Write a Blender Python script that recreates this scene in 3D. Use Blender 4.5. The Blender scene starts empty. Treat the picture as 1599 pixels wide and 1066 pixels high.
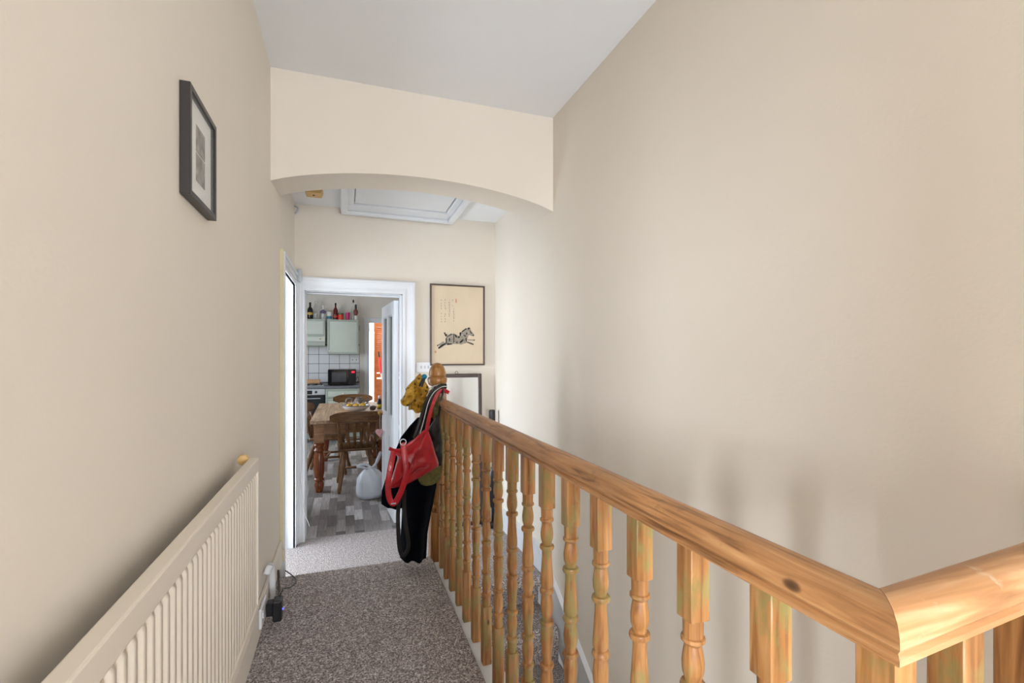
import bpy, bmesh, math, random
from mathutils import Vector, Matrix, noise
random.seed(7)
scene = bpy.context.scene
C = scene.collection
R = math.radians

# ------------------------------------------------------------------ camera
EYE = 1.4515                       # lower landing floor is z = 0, hall runs along +Y, right wall is +X
cam_data = bpy.data.cameras.new('camera')
cam = bpy.data.objects.new('camera', cam_data)
C.objects.link(cam)
cam.location = (0, 0, EYE)
YAW = .3382
cam.rotation_euler = (R(90), 0, -YAW)
cam_data.sensor_width = 36
cam_data.lens = 741.46 / 1599 * 36
cam_data.shift_y = (554.7 - 533) / 1599
cam_data.clip_start = .02
scene.camera = cam

# ------------------------------------------------------------------ world, lights, exposure
world = bpy.data.worlds.new('sky')
scene.world = world
world.use_nodes = True
wn = world.node_tree.nodes
wn['Background'].inputs[0].default_value = (.75, .85, 1, 1)
wn['Background'].inputs[1].default_value = 1.0

def area_light(name, loc, direction, sx, sy, power, color):
    d = bpy.data.lights.new(name, 'AREA')
    d.shape = 'RECTANGLE'; d.size = sx; d.size_y = sy; d.energy = power; d.color = color
    o = bpy.data.objects.new(name, d)
    C.objects.link(o)
    o.location = loc
    o.rotation_euler = Vector(direction).to_track_quat('-Z', 'Y').to_euler()
    return o
DAY = (.76, .87, 1.0)
SOFT = (.83, .905, 1.0)
# added fill light behind the camera, tilted up to brighten walls and ceiling
area_light('rear_fill_light', (1.0, -3.4, 1.55), (-.14, 1, .5), .45, 2.0, 172, SOFT)
# front room window: its light comes through the open room door in the left wall behind the camera
area_light('front_room_daylight', (-1.75, -3.9, 1.65), (.4, 1, -.1), .6, 1.1, 520, SOFT)
# daylight of the small room on the left of the lower landing
area_light('side_room_daylight', (-1.75, 3.5, 1.3), (1, .03, -.05), 1.1, 1.5, 78, DAY)
# added unseen uplight low in the stairwell, brightens the ceiling
area_light('stairwell_fill_light', (.93, .75, -1.5), (0, .3, 1), .6, .9, 42, SOFT)
# kitchen window in the left kitchen wall, and the bright utility room behind the kitchen
area_light('kitchen_window_daylight', (-1.95, 6.6, 1.6), (1, -.05, -.15), 2.4, 1.3, 60, (.84, .92, 1.0))
area_light('utility_daylight', (1.1, 10.9, 2.3), (-.1, -.5, -1), 1.4, 1.4, 95, (1, 1, 1))

scene.view_settings.view_transform = 'Standard'
scene.view_settings.look = 'None'
scene.view_settings.gamma = 1
scene.view_settings.use_curve_mapping = False
scene.view_settings.exposure = 0.06

# ------------------------------------------------------------------ helpers
SN, CS = math.sin(YAW), math.cos(YAW)
def at(u, v, X=None, Y=None, Z=None):
    """a sight line of the photograph met with a plane of the place"""
    r = (u - 799.5) / 741.46; q = (554.7 - v) / 741.46
    dx, dy = SN + CS * r, CS - SN * r
    t = X / dx if X is not None else Y / dy if Y is not None else (Z - EYE) / q
    return Vector((t * dx, t * dy, EYE + t * q))

def lin(c):
    c = c / 255
    return c / 12.92 if c <= .04045 else ((c + .055) / 1.055) ** 2.4
def rgb(r, g, b): return (lin(r), lin(g), lin(b), 1)

def new_mat(name):
    m = bpy.data.materials.new(name); m.use_nodes = True
    nt = m.node_tree
    return m, nt, nt.nodes['Principled BSDF']
def N(nt, t, **kw):
    n = nt.nodes.new(t)
    for k, v in kw.items():
        if k.startswith('i_'): n.inputs[k[2:].replace('_', ' ')].default_value = v
        else: setattr(n, k, v)
    return n
def coords(nt, scale=(1, 1, 1), kind='Object', rnd=False):
    tc = N(nt, 'ShaderNodeTexCoord'); mp = N(nt, 'ShaderNodeMapping')
    mp.inputs['Scale'].default_value = scale
    nt.links.new(tc.outputs[kind], mp.inputs['Vector'])
    if rnd:
        oi = N(nt, 'ShaderNodeObjectInfo')
        mm = N(nt, 'ShaderNodeMath', operation='MULTIPLY'); mm.inputs[1].default_value = 37
        nt.links.new(oi.outputs['Random'], mm.inputs[0])
        cb = N(nt, 'ShaderNodeCombineXYZ')
        for k in range(3): nt.links.new(mm.outputs[0], cb.inputs[k])
        nt.links.new(cb.outputs[0], mp.inputs['Location'])
    return mp.outputs[0]
def ramp(nt, src, stops):
    r = N(nt, 'ShaderNodeValToRGB'); e = r.color_ramp.elements
    while len(e) < len(stops): e.new(.5)
    for k, (p, c) in enumerate(stops): e[k].position = p; e[k].color = c
    nt.links.new(src, r.inputs[0])
    return r.outputs[0]
def mixc(nt, fac, a, b, mode='MIX'):
    m = N(nt, 'ShaderNodeMix', data_type='RGBA', blend_type=mode)
    for s, x in ((m.inputs[0], fac), (m.inputs[6], a), (m.inputs[7], b)):
        if hasattr(x, 'is_output'): nt.links.new(x, s)
        else: s.default_value = x
    return m.outputs[2]
def bump(nt, b, src, strength, dist=.01):
    n = N(nt, 'ShaderNodeBump'); n.inputs['Strength'].default_value = strength; n.inputs['Distance'].default_value = dist
    nt.links.new(src, n.inputs['Height']); nt.links.new(n.outputs[0], b.inputs['Normal'])
def plain(name, col, rough=.5, metal=0, var=.06, scale=6, bmp=0, bscale=60, trans=0, alpha=1, emit=0, coat=0):
    m, nt, b = new_mat(name)
    v = coords(nt)
    nz = N(nt, 'ShaderNodeTexNoise'); nz.inputs['Scale'].default_value = scale; nz.inputs['Detail'].default_value = 4
    nt.links.new(v, nz.inputs['Vector'])
    dark = tuple(x * (1 - var) for x in col[:3]) + (1,); lite = tuple(min(1, x * (1 + var)) for x in col[:3]) + (1,)
    nt.links.new(ramp(nt, nz.outputs[0], [(.3, dark), (.7, lite)]), b.inputs['Base Color'])
    b.inputs['Roughness'].default_value = rough; b.inputs['Metallic'].default_value = metal
    b.inputs['Transmission Weight'].default_value = trans; b.inputs['Alpha'].default_value = alpha
    b.inputs['Coat Weight'].default_value = coat
    if emit:
        b.inputs['Emission Color'].default_value = col; b.inputs['Emission Strength'].default_value = emit
    if bmp:
        n2 = N(nt, 'ShaderNodeTexNoise'); n2.inputs['Scale'].default_value = bscale; n2.inputs['Detail'].default_value = 3
        nt.links.new(v, n2.inputs['Vector']); bump(nt, b, n2.outputs[0], bmp)
    return m

def wood(name, c_dark, c_mid, c_lite, axis=2, rough=.5, patch=None, patch_amt=.62, knots=True, scale=1, rnd=True):
    m, nt, b = new_mat(name)
    sc = [26 * scale] * 3; sc[axis] = 1.6 * scale
    v = coords(nt, tuple(sc), rnd=rnd)
    nz = N(nt, 'ShaderNodeTexNoise'); nz.inputs['Scale'].default_value = 2.2; nz.inputs['Detail'].default_value = 6; nz.inputs['Distortion'].default_value = .9
    nt.links.new(v, nz.inputs['Vector'])
    col = ramp(nt, nz.outputs[0], [(.28, c_dark), (.48, c_mid), (.72, c_lite)])
    sc2 = [9] * 3; sc2[axis] = 3.5
    v2 = coords(nt, tuple(sc2), rnd=rnd)
    n2 = N(nt, 'ShaderNodeTexNoise'); n2.inputs['Scale'].default_value = 1.3; n2.inputs['Detail'].default_value = 5
    nt.links.new(v2, n2.inputs['Vector'])
    col = mixc(nt, ramp(nt, n2.outputs[0], [(.35, (0, 0, 0, 1)), (.75, (.55, .55, .55, 1))]), col, c_dark)
    if patch:
        n3 = N(nt, 'ShaderNodeTexNoise'); n3.inputs['Scale'].default_value = 1.6; n3.inputs['Detail'].default_value = 7; n3.inputs['Roughness'].default_value = .65
        v3 = coords(nt, (11, 11, 6), rnd=rnd); nt.links.new(v3, n3.inputs['Vector'])
        col = mixc(nt, ramp(nt, n3.outputs[0], [(patch_amt - .08, (0, 0, 0, 1)), (patch_amt + .04, (.8, .8, .8, 1))]), col, patch)
    if knots:
        vo = N(nt, 'ShaderNodeTexVoronoi'); vo.inputs['Scale'].default_value = 1
        sc4 = [9] * 3; sc4[axis] = 4.5
        v4 = coords(nt, tuple(sc4), rnd=rnd); nt.links.new(v4, vo.inputs['Vector'])
        col = mixc(nt, ramp(nt, vo.outputs['Distance'], [(.035, (.9, .9, .9, 1)), (.055, (.7, .7, .7, 1)), (.075, (0, 0, 0, 1))]), col, tuple(x * .28 for x in c_dark[:3]) + (1,))
    nt.links.new(col, b.inputs['Base Color'])
    b.inputs['Roughness'].default_value = rough
    bump(nt, b, nz.outputs[0], .18, .004)
    return m

def carpet(name):
    m, nt, b = new_mat(name)
    v = coords(nt)
    n1 = N(nt, 'ShaderNodeTexNoise'); n1.inputs['Scale'].default_value = 150; n1.inputs['Detail'].default_value = 2; n1.inputs['Roughness'].default_value = .6
    n2 = N(nt, 'ShaderNodeTexNoise'); n2.inputs['Scale'].default_value = 45; n2.inputs['Detail'].default_value = 3
    n3 = N(nt, 'ShaderNodeTexNoise'); n3.inputs['Scale'].default_value = 3; n3.inputs['Detail'].default_value = 3
    for n in (n1, n2, n3): nt.links.new(v, n.inputs['Vector'])
    col = ramp(nt, n1.outputs[0], [(.34, rgb(98, 89, 87)), (.47, rgb(152, 142, 139)), (.56, rgb(188, 179, 176)), (.68, rgb(232, 226, 223))])
    col = mixc(nt, ramp(nt, n2.outputs[0], [(.45, (0, 0, 0, 1)), (.62, (.4, .4, .4, 1))]), col, rgb(124, 112, 109))
    nt.links.new(col, b.inputs['Base Color']); b.inputs['Roughness'].default_value = .95
    b.inputs['Specular IOR Level'].default_value = .1
    bump(nt, b, n1.outputs[0], .8, .006)
    return m

M = {}
M['wall'] = plain('cream wall paint', rgb(230, 220, 206), .75, var=.015, scale=1.5, bmp=.05, bscale=90)
M['ceiling'] = plain('white ceiling paint', rgb(238, 238, 238), .85, var=.012, scale=2, bmp=.04, bscale=80)
M['white'] = plain('white gloss woodwork paint', rgb(222, 223, 225), .32, var=.015)
M['cream_edge'] = plain('yellowed cream paint', rgb(214, 203, 165), .5)
M['radiator'] = plain('cream radiator enamel', rgb(232, 221, 205), .38, var=.02, scale=3)
M['carpet'] = carpet('grey brown fleck carpet')
PINE = (rgb(112, 70, 36), rgb(174, 120, 68), rgb(202, 154, 100))
M['pine'] = wood('stripped pine', *PINE, axis=2, patch=rgb(138, 128, 76), patch_amt=.57, rough=.42)
M['rail'] = wood('worn pine handrail', rgb(108, 70, 40), rgb(178, 126, 78), rgb(202, 154, 104), axis=1, rough=.45, scale=1.5, patch=rgb(104, 82, 58), patch_amt=.68)
M['rail_x'] = wood('bleached pine handrail', rgb(150, 104, 64), rgb(188, 138, 92), rgb(216, 174, 132), axis=0, rough=.42, patch=rgb(206, 186, 164), patch_amt=.70, scale=.8)
M['newel'] = wood('varnished pine newel', rgb(112, 72, 34), rgb(164, 112, 58), rgb(188, 138, 80), axis=2, rough=.3)
M['black_frame'] = plain('black brown frame', rgb(48, 44, 42), .4)
M['dark_frame'] = plain('dark stained frame', rgb(70, 52, 44), .4)
M['mount'] = plain('white picture mount', rgb(232, 228, 220), .8, var=.01)
M['photo'] = plain('grey photo print', rgb(140, 130, 118), .6, var=.75, scale=38)
M['glass'] = plain('picture glass', (.9, .95, 1, 1), .03, alpha=.10, var=0)
M['paper'] = plain('tan scroll paper', rgb(222, 202, 174), .85, var=.04, scale=5)
M['ink'] = plain('black ink', rgb(46, 42, 40), .9, var=.5, scale=60)
M['ink_grey'] = plain('grey ink wash', rgb(158, 148, 134), .9, var=.35, scale=70)
M['seal'] = plain('red seal ink', rgb(206, 150, 126), .9)
M['mirror'] = plain('mirror silver', (.86, .88, .88, 1), .05, metal=1, var=.01)
M['plastic_white'] = plain('white plastic', rgb(232, 232, 234), .35, var=.01)
M['plastic_grey'] = plain('grey plastic', rgb(188, 192, 196), .45)
M['plastic_black'] = plain('black plastic', rgb(24, 24, 27), .35)
M['plastic_beige'] = plain('yellowed beige plastic', rgb(222, 184, 120), .5, var=.08)
M['cable'] = plain('white cable', rgb(225, 225, 222), .5)
M['blue_led'] = plain('blue indicator', rgb(60, 60, 255), .4, emit=6)
M['steel'] = plain('brushed steel', rgb(190, 192, 196), .3, metal=.9)
M['brass'] = plain('brass', rgb(190, 150, 80), .3, metal=.9)
M['navy'] = plain('navy wool', rgb(9, 13, 22), .95, var=.25, scale=12, bmp=.25, bscale=180)
M['navy2'] = plain('dark navy lining', rgb(7, 10, 17), .95, var=.25, scale=10, bmp=.2, bscale=160)
M['red'] = plain('red leather', rgb(172, 16, 30), .3, var=.25, scale=9, bmp=.45, bscale=22)
M['red_dark'] = plain('red leather trim', rgb(150, 14, 26), .35, var=.15)
M['black_leather'] = plain('black leather', rgb(15, 14, 15), .32, var=.2, scale=10, bmp=.25, bscale=40)
M['olive'] = plain('olive woven fabric', rgb(112, 110, 62), .85, var=.3, scale=60, bmp=.3, bscale=120)
M['teal'] = plain('teal plastic', rgb(16, 118, 148), .4)
for k_ in ('navy', 'navy2'): M[k_].node_tree.nodes['Principled BSDF'].inputs['Specular IOR Level'].default_value = .12
M['mustard'] = None
def mustard():
    m, nt, b = new_mat('mustard leaf print cloth')
    v = coords(nt)
    n1 = N(nt, 'ShaderNodeTexVoronoi'); n1.inputs['Scale'].default_value = 30
    n2 = N(nt, 'ShaderNodeTexNoise'); n2.inputs['Scale'].default_value = 14; n2.inputs['Detail'].default_value = 4
    for n in (n1, n2): nt.links.new(v, n.inputs['Vector'])
    col = ramp(nt, n2.outputs[0], [(.3, rgb(150, 108, 24)), (.55, rgb(196, 150, 44)), (.75, rgb(218, 176, 84))])
    col = mixc(nt, ramp(nt, n1.outputs['Distance'], [(.2, (1, 1, 1, 1)), (.3, (0, 0, 0, 1))]), col, rgb(70, 52, 24))
    nt.links.new(col, b.inputs['Base Color']); b.inputs['Roughness'].default_value = .7
    return m
M['mustard'] = mustard()
M['tile'] = plain('white glazed tile', rgb(222, 222, 224), .15, var=.01)
M['grout'] = plain('dark grout', rgb(92, 92, 98), .9)
M['sage'] = plain('pale sage cabinet paint', rgb(200, 206, 194), .45, var=.015)
M['sage_dark'] = plain('sage door edge', rgb(168, 176, 164), .5)
M['worktop'] = plain('grey worktop', rgb(112, 114, 118), .35, var=.2, scale=40)
M['oven_glass'] = plain('black oven glass', rgb(16, 18, 22), .08)
M['red_led'] = plain('red display', rgb(255, 40, 60), .4, emit=3)
M['kwall'] = plain('kitchen wall paint', rgb(226, 218, 206), .8, var=.015, scale=1.5)
M['table'] = wood('scrubbed table top', rgb(128, 96, 68), rgb(172, 140, 108), rgb(198, 170, 138), axis=1, rough=.5, scale=.7)
M['table_side'] = wood('worn table apron', rgb(118, 76, 46), rgb(160, 114, 76), rgb(184, 140, 100), axis=0, rough=.5, knots=False)
M['table_leg'] = wood('polished table leg', rgb(84, 38, 16), rgb(130, 66, 30), rgb(160, 92, 48), axis=2, rough=.22, knots=False)
M['chair'] = wood('dark pine chair', rgb(78, 50, 26), rgb(122, 84, 46), rgb(156, 114, 68), axis=2, rough=.38, knots=False)
M['chair_x'] = wood('dark pine chair rail', rgb(78, 50, 26), rgb(118, 82, 48), rgb(150, 108, 66), axis=0, rough=.38, knots=False)
M['darkwood'] = plain('dark stool wood', rgb(58, 34, 26), .4, var=.2)
M['newsprint'] = plain('newsprint', rgb(214, 214, 212), .9, var=.25, scale=60)
M['bowl'] = plain('white glazed bowl', rgb(226, 232, 238), .2, var=.01)
M['bowl_rim'] = plain('blue rim glaze', rgb(60, 72, 120), .25)
M['fruit_yellow'] = plain('lemon skin', rgb(214, 164, 24), .4, var=.1)
M['fruit_grey'] = plain('grey shell', rgb(120, 110, 104), .35, var=.35, scale=30)
M['garlic'] = plain('pale garlic skin', rgb(218, 208, 196), .5, var=.1, scale=30)
M['plastic_bag'] = plain('thin white carrier bag', rgb(222, 226, 236), .3, var=.05, scale=9, bmp=.3, bscale=18)
M['pink'] = plain('pink glazed heart', rgb(226, 168, 168), .35, var=.2, scale=30)
M['louvre'] = plain('orange stained pine louvre', rgb(172, 98, 48), .45, var=.12, scale=14)
M['mop_red'] = plain('red plastic', rgb(226, 52, 62), .35)
M['bottle_black'] = plain('black bottle glass', rgb(20, 16, 14), .08)
M['bottle_clear'] = plain('clear bottle glass', (.93, .95, .94, 1), .03, trans=.9, var=.01)
M['bottle_red'] = plain('dark red bottle', rgb(96, 20, 22), .12)
M['label_gold'] = plain('gold label', rgb(196, 160, 80), .5, var=.4, scale=80)
M['label_purple'] = plain('purple label', rgb(98, 78, 116), .5)
M['label_teal'] = plain('teal label', rgb(40, 116, 136), .5)
M['label_red'] = plain('red orange tin print', rgb(214, 62, 40), .4, var=.35, scale=50)
M['green_lid'] = plain('green tin lid', rgb(52, 92, 52), .4)
M['magenta'] = plain('magenta plastic', rgb(196, 30, 110), .35)
M['brown_label'] = plain('brown red figure glaze', rgb(116, 62, 52), .4, var=.3, scale=40)
M['white_label'] = plain('white label', rgb(225, 222, 215), .6)
M['yellow_label'] = plain('yellow black label', rgb(190, 170, 40), .5, var=.6, scale=50)
M['board'] = wood('chopping board', rgb(150, 104, 66), rgb(188, 142, 98), rgb(206, 166, 122), axis=0, rough=.5, knots=False)
M['dark_glass'] = plain('dim door glass', rgb(96, 116, 118), .12, var=.15, scale=3, trans=.75)
M['mw_glass'] = plain('dark microwave window', rgb(58, 62, 68), .15, var=.2, scale=12)
M['purlin'] = plain('under stair plaster', rgb(222, 212, 196), .8)

def plank_mat():
    m, nt, b = new_mat('grey vinyl plank')
    oi = N(nt, 'ShaderNodeObjectInfo')
    v = coords(nt, (40, 3, 1), rnd=True)
    nz = N(nt, 'ShaderNodeTexNoise'); nz.inputs['Scale'].default_value = 1.6; nz.inputs['Detail'].default_value = 6; nz.inputs['Distortion'].default_value = .5
    nt.links.new(v, nz.inputs['Vector'])
    base = ramp(nt, oi.outputs['Random'], [(0, rgb(112, 105, 103)), (.35, rgb(142, 134, 130)), (.7, rgb(172, 164, 161)), (1, rgb(206, 200, 198))])
    g = ramp(nt, nz.outputs[0], [(.3, (.62, .62, .62, 1)), (.6, (1, 1, 1, 1))])
    nt.links.new(mixc(nt, 1.0, base, g, 'MULTIPLY'), b.inputs['Base Color'])
    b.inputs['Roughness'].default_value = .38
    return m
M['plank'] = plank_mat()
M['plank_gap'] = plain('vinyl floor ground', rgb(96, 90, 88), .5)

# ------------------------------------------------------------------ mesh builders
class MB:
    def __init__(s): s.bm = bmesh.new()
    def box(s, x0, x1, y0, y1, z0, z1, bev=0, seg=1, rot=None):
        bm = bmesh.new()
        bmesh.ops.create_cube(bm, size=1)
        for v in bm.verts:
            v.co = Vector(((x0 + x1) / 2 + v.co.x * (x1 - x0), (y0 + y1) / 2 + v.co.y * (y1 - y0), (z0 + z1) / 2 + v.co.z * (z1 - z0)))
        if bev: bmesh.ops.bevel(bm, geom=bm.edges[:], offset=bev, segments=seg, affect='EDGES', profile=.5)
        if rot: bmesh.ops.transform(bm, matrix=rot, verts=bm.verts)
        s._merge(bm); return s
    def _merge(s, bm):
        me = bpy.data.meshes.new('tmp'); bm.to_mesh(me); bm.free()
        s.bm.from_mesh(me); bpy.data.meshes.remove(me)
    def lathe(s, prof, seg=20, loc=(0, 0, 0), mat=None, caps=True):
        """prof: (radius, z) from bottom to top"""
        bm = bmesh.new(); rings = []
        for r, z in prof:
            rings.append([bm.verts.new((r * math.cos(2 * math.pi * k / seg), r * math.sin(2 * math.pi * k / seg), z)) for k in range(seg)])
        for a, b in zip(rings, rings[1:]):
            for k in range(seg): bm.faces.new((a[k], a[(k + 1) % seg], b[(k + 1) % seg], b[k]))
        if caps:
            bm.faces.new(rings[0][::-1]); bm.faces.new(rings[-1])
        if mat: bmesh.ops.transform(bm, matrix=mat, verts=bm.verts)
        bmesh.ops.translate(bm, vec=loc, verts=bm.verts)
        s._merge(bm); return s
    def tube(s, pts, r, seg=8, flat=1.0, closed=False):
        """r: radius or list; flat<1 squashes the section along the world Y direction"""
        bm = bmesh.new(); pts = [Vector(p) for p in pts]; n = len(pts); rings = []
        for i, p in enumerate(pts):
            t = (pts[(i + 1) % n] - pts[i - 1]) if closed else (pts[min(i + 1, n - 1)] - pts[max(i - 1, 0)])
            t.normalize()
            up = Vector((0, 1, 0)) if abs(t.y) < .9 else Vector((1, 0, 0))
            a = t.cross(up).normalized(); b = t.cross(a).normalized()
            rr = r[i] if isinstance(r, (list, tuple)) else r
            rings.append([bm.verts.new(p + a * rr * math.cos(2 * math.pi * k / seg) + b * rr * flat * math.sin(2 * math.pi * k / seg)) for k in range(seg)])
        m = n if closed else n - 1
        for i in range(m):
            A, B = rings[i], rings[(i + 1) % n]
            for k in range(seg): bm.faces.new((A[k], A[(k + 1) % seg], B[(k + 1) % seg], B[k]))
        if not closed:
            bm.faces.new(rings[0][::-1]); bm.faces.new(rings[-1])
        bmesh.ops.recalc_face_normals(bm, faces=bm.faces)
        s._merge(bm); return s
    def ribbon(s, pts, w, t):
        """a flat band: width across its run in the XZ plane, thin along Y"""
        bm = bmesh.new(); pts = [Vector(p) for p in pts]; n = len(pts); rings = []
        for i, p in enumerate(pts):
            d = pts[min(i + 1, n - 1)] - pts[max(i - 1, 0)]; d.normalize()
            a = d.cross(Vector((0, 1, 0)))
            a = a.normalized() if a.length > .05 else Vector((1, 0, 0))
            b = d.cross(a).normalized()
            rings.append([bm.verts.new(p + a * x * w / 2 + b * y * t / 2) for x, y in ((-1, -.6), (-.86, -1), (.86, -1), (1, -.6), (1, .6), (.86, 1), (-.86, 1), (-1, .6))])
        for A, B in zip(rings, rings[1:]):
            for k in range(8): bm.faces.new((A[k], A[(k + 1) % 8], B[(k + 1) % 8], B[k]))
        bm.faces.new(rings[0][::-1]); bm.faces.new(rings[-1])
        bmesh.ops.recalc_face_normals(bm, faces=bm.faces)
        s._merge(bm); return s
    def crumple(s, outline, y, th, amp=.02, scale=20, seed=0, rings=16, sub=5):
        """crumpled cloth: a soft body whose surface is creased by ridged noise"""
        tmp = MB(); tmp.puff(outline, y, th, th, rings=rings, wob=0, sub=sub)
        for v in tmp.bm.verts:
            q = v.co * scale + Vector((seed * 3.1, seed * 1.7, 0))
            r = 1 - abs(noise.noise(q)) * 2.2; r2 = 1 - abs(noise.noise(q * 2.1 + Vector((7, 3, 1)))) * 2.2
            k = amp * (r * .7 + r2 * .4 - .5)
            v.co += Vector((noise.noise(q + Vector((9, 0, 0))) * amp * .6, -k if v.co.y < y else k, noise.noise(q + Vector((0, 9, 0))) * amp * .6))
        s._merge(tmp.bm); return s
    def prism(s, poly, axis, a, b):
        """poly in the two other axes (x,y,z order without axis), extruded from a to b"""
        bm = bmesh.new()
        def mk(p, t):
            q = list(p); q.insert(axis, t); return bm.verts.new(q)
        A = [mk(p, a) for p in poly]; B = [mk(p, b) for p in poly]
        bm.faces.new(A); bm.faces.new(B[::-1])
        for k in range(len(poly)): bm.faces.new((A[k], B[k], B[(k + 1) % len(poly)], A[(k + 1) % len(poly)]))
        bmesh.ops.recalc_face_normals(bm, faces=bm.faces)
        s._merge(bm); return s
    def sphere(s, c, r, sx=1, sy=1, sz=1, u=12, v=8):
        bm = bmesh.new(); bmesh.ops.create_uvsphere(bm, u_segments=u, v_segments=v, radius=r)
        for w in bm.verts: w.co = Vector((c[0] + w.co.x * sx, c[1] + w.co.y * sy, c[2] + w.co.z * sz))
        s._merge(bm); return s
    def puff(s, outline, y, t_front, t_back, rings=9, centre=None, wob=0, wscale=12, seed=0, sub=3):
        """a soft body: an XZ outline filled with rings that swell towards -Y and +Y"""
        pts = [Vector((p[0], 0, p[1])) for p in outline]
        dense = []
        n = len(pts)
        for i in range(n):
            p0, p1, p2, p3 = pts[i - 1], pts[i], pts[(i + 1) % n], pts[(i + 2) % n]
            for k in range(sub):
                t = k / sub
                dense.append(.5 * ((2 * p1) + (-p0 + p2) * t + (2 * p0 - 5 * p1 + 4 * p2 - p3) * t * t + (-p0 + 3 * p1 - 3 * p2 + p3) * t ** 3))
        c = Vector((centre[0], 0, centre[1])) if centre else sum(dense, Vector()) / len(dense)
        bm = bmesh.new()
        def layer(sign, th):
            out = []
            for k in range(rings):
                q = 1 - k / rings
                h = math.sqrt(max(0, 1 - q ** 2.6)) * th
                ring = []
                for p in dense:
                    w = c + (p - c) * q; w.y = y + sign * h
                    if wob and k > 0:
                        nv = noise.noise_vector(Vector((w.x * wscale, seed + sign, w.z * wscale)))
                        w += Vector((nv.x * .4, nv.y, nv.z * .4)) * wob * min(1, k / 2)
                    ring.append(bm.verts.new(w))
                out.append(ring)
            cc = bm.verts.new(c + Vector((0, y + sign * th, 0)))
            return out, cc
        F, fc = layer(-1, t_front); B, bc = layer(1, t_back)
        for k in range(len(dense)): bm.verts.remove(B[0][k])
        B[0] = F[0]
        m = len(dense)
        for L, cc in ((F, fc), (B, bc)):
            for a, b in zip(L, L[1:]):
                for k in range(m): bm.faces.new((a[k], a[(k + 1) % m], b[(k + 1) % m], b[k]))
            for k in range(m): bm.faces.new((L[-1][k], L[-1][(k + 1) % m], cc))
        bmesh.ops.recalc_face_normals(bm, faces=bm.faces)
        s._merge(bm); return s
    def build(s, name, mat, parent=None, smooth=False, angle=None):
        me = bpy.data.meshes.new(name); s.bm.to_mesh(me); s.bm.free()
        me.materials.append(M[mat] if isinstance(mat, str) else mat)
        if smooth:
            for p in me.polygons: p.use_smooth = True
            if angle is not None: me.set_sharp_from_angle(angle=R(angle))
        o = bpy.data.objects.new(name, me); C.objects.link(o)
        if parent: o.parent = parent
        return o

def tag(o, label=None, cat=None, group=None, kind=None):
    if label: o['label'] = label
    if cat: o['category'] = cat
    if group: o['group'] = group
    if kind: o['kind'] = kind
    return o
def empty(name, loc=(0, 0, 0), rz=0):
    o = bpy.data.objects.new(name, None); C.objects.link(o)
    o.location = loc; o.rotation_euler = (0, 0, rz); o.empty_display_size = .1
    return o
def copy_tree(o, parent=None):
    c = o.copy(); C.objects.link(c); c.parent = parent
    for ch in list(o.children): copy_tree(ch, c)
    return c
def struct(o, label, cat='wall'):
    return tag(o, label, cat, kind='structure')
def arc(pts, n=6):
    """smooth polyline through points"""
    pts = [Vector(p) for p in pts]; out = []
    for i in range(len(pts) - 1):
        p0 = pts[max(i - 1, 0)]; p1 = pts[i]; p2 = pts[i + 1]; p3 = pts[min(i + 2, len(pts) - 1)]
        for k in range(n):
            t = k / n
            out.append(.5 * ((2 * p1) + (-p0 + p2) * t + (2 * p0 - 5 * p1 + 4 * p2 - p3) * t * t + (-p0 + 3 * p1 - 3 * p2 + p3) * t ** 3))
    out.append(pts[-1]); return out

# ------------------------------------------------------------------ dimensions of the place
XL, XR = -.37, 1.256
YB, YK, YF = 2.78, 3.145, 4.035          # arch front, arch back, far wall
YE = 2.93                                # edge of the upper landing
ZU, ZC, ZL = .2175, 2.97, 2.63           # upper landing, main ceiling, lower ceiling
YBACK = -3.6                             # the landing runs on behind the camera
ZD = -2.75                               # hall floor at the foot of the stairs
XS = .505                                # edge of the landing carpet at the stairwell

# ------------------------------------------------------------------ structure
b = MB()
b.box(XL - .13, XL, YBACK, -1.7, ZU - .3, ZC)
b.box(XL - .13, XL, -1.7, -1.02, 1.98, ZC)
b.box(XL - .13, XL, -1.02, YK, -.3, ZC)
b.box(XL - .13, XL, YK, 3.23, -.3, ZC)
b.box(XL - .13, XL, 3.23, 3.94, 2.0, ZC)
b.box(XL - .13, XL, 3.94, YF + .15, -.3, ZC)
struct(b.build('wall_left', 'wall'), 'cream painted left hall wall with radiator and framed picture')
b = MB().box(XR, XR + .13, YBACK, YF + .15, ZD, ZC)
struct(b.build('wall_right', 'wall'), 'tall cream painted right wall above the stairwell')
b = MB()
OX0, OX1, OZ = -.312, .462, 1.975        # kitchen door opening
b.box(XL, OX0, YF, YF + .15, -.3, ZL + .2)
b.box(OX1, XR, YF, YF + .15, -.3, ZL + .2)
b.box(OX0, OX1, YF, YF + .15, OZ, ZL + .2)
struct(b.build('wall_far', 'wall'), 'cream end wall of the lower landing around the kitchen doorway')
# arch: downstand beam with a curved soffit
bm = bmesh.new()
n = 28; rows = []
for k in range(n + 1):
    t = k / n; x = XL + (XR - XL) * t
    zf = 2.372 + .115 * (1 - (2 * t - 1) ** 2) ** .85
    rows.append((bm.verts.new((x, YB, zf)), bm.verts.new((x, YK, zf + .035)), bm.verts.new((x, YB, ZC)), bm.verts.new((x, YK, ZC))))
for a, c in zip(rows, rows[1:]):
    bm.faces.new((a[0], c[0], c[2], a[2])); bm.faces.new((a[1], a[3], c[3], c[1])); bm.faces.new((a[0], a[1], c[1], c[0])); bm.faces.new((a[2], c[2], c[3], a[3]))
bmesh.ops.recalc_face_normals(bm, faces=bm.faces)
b = MB(); b._merge(bm)
struct(b.build('wall_arch', 'wall'), 'cream downstand with a shallow arched underside across the hall', 'arch')
b = MB().box(XL - .13, XR + .13, YBACK, YB + .1, ZC, ZC + .1)
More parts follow.
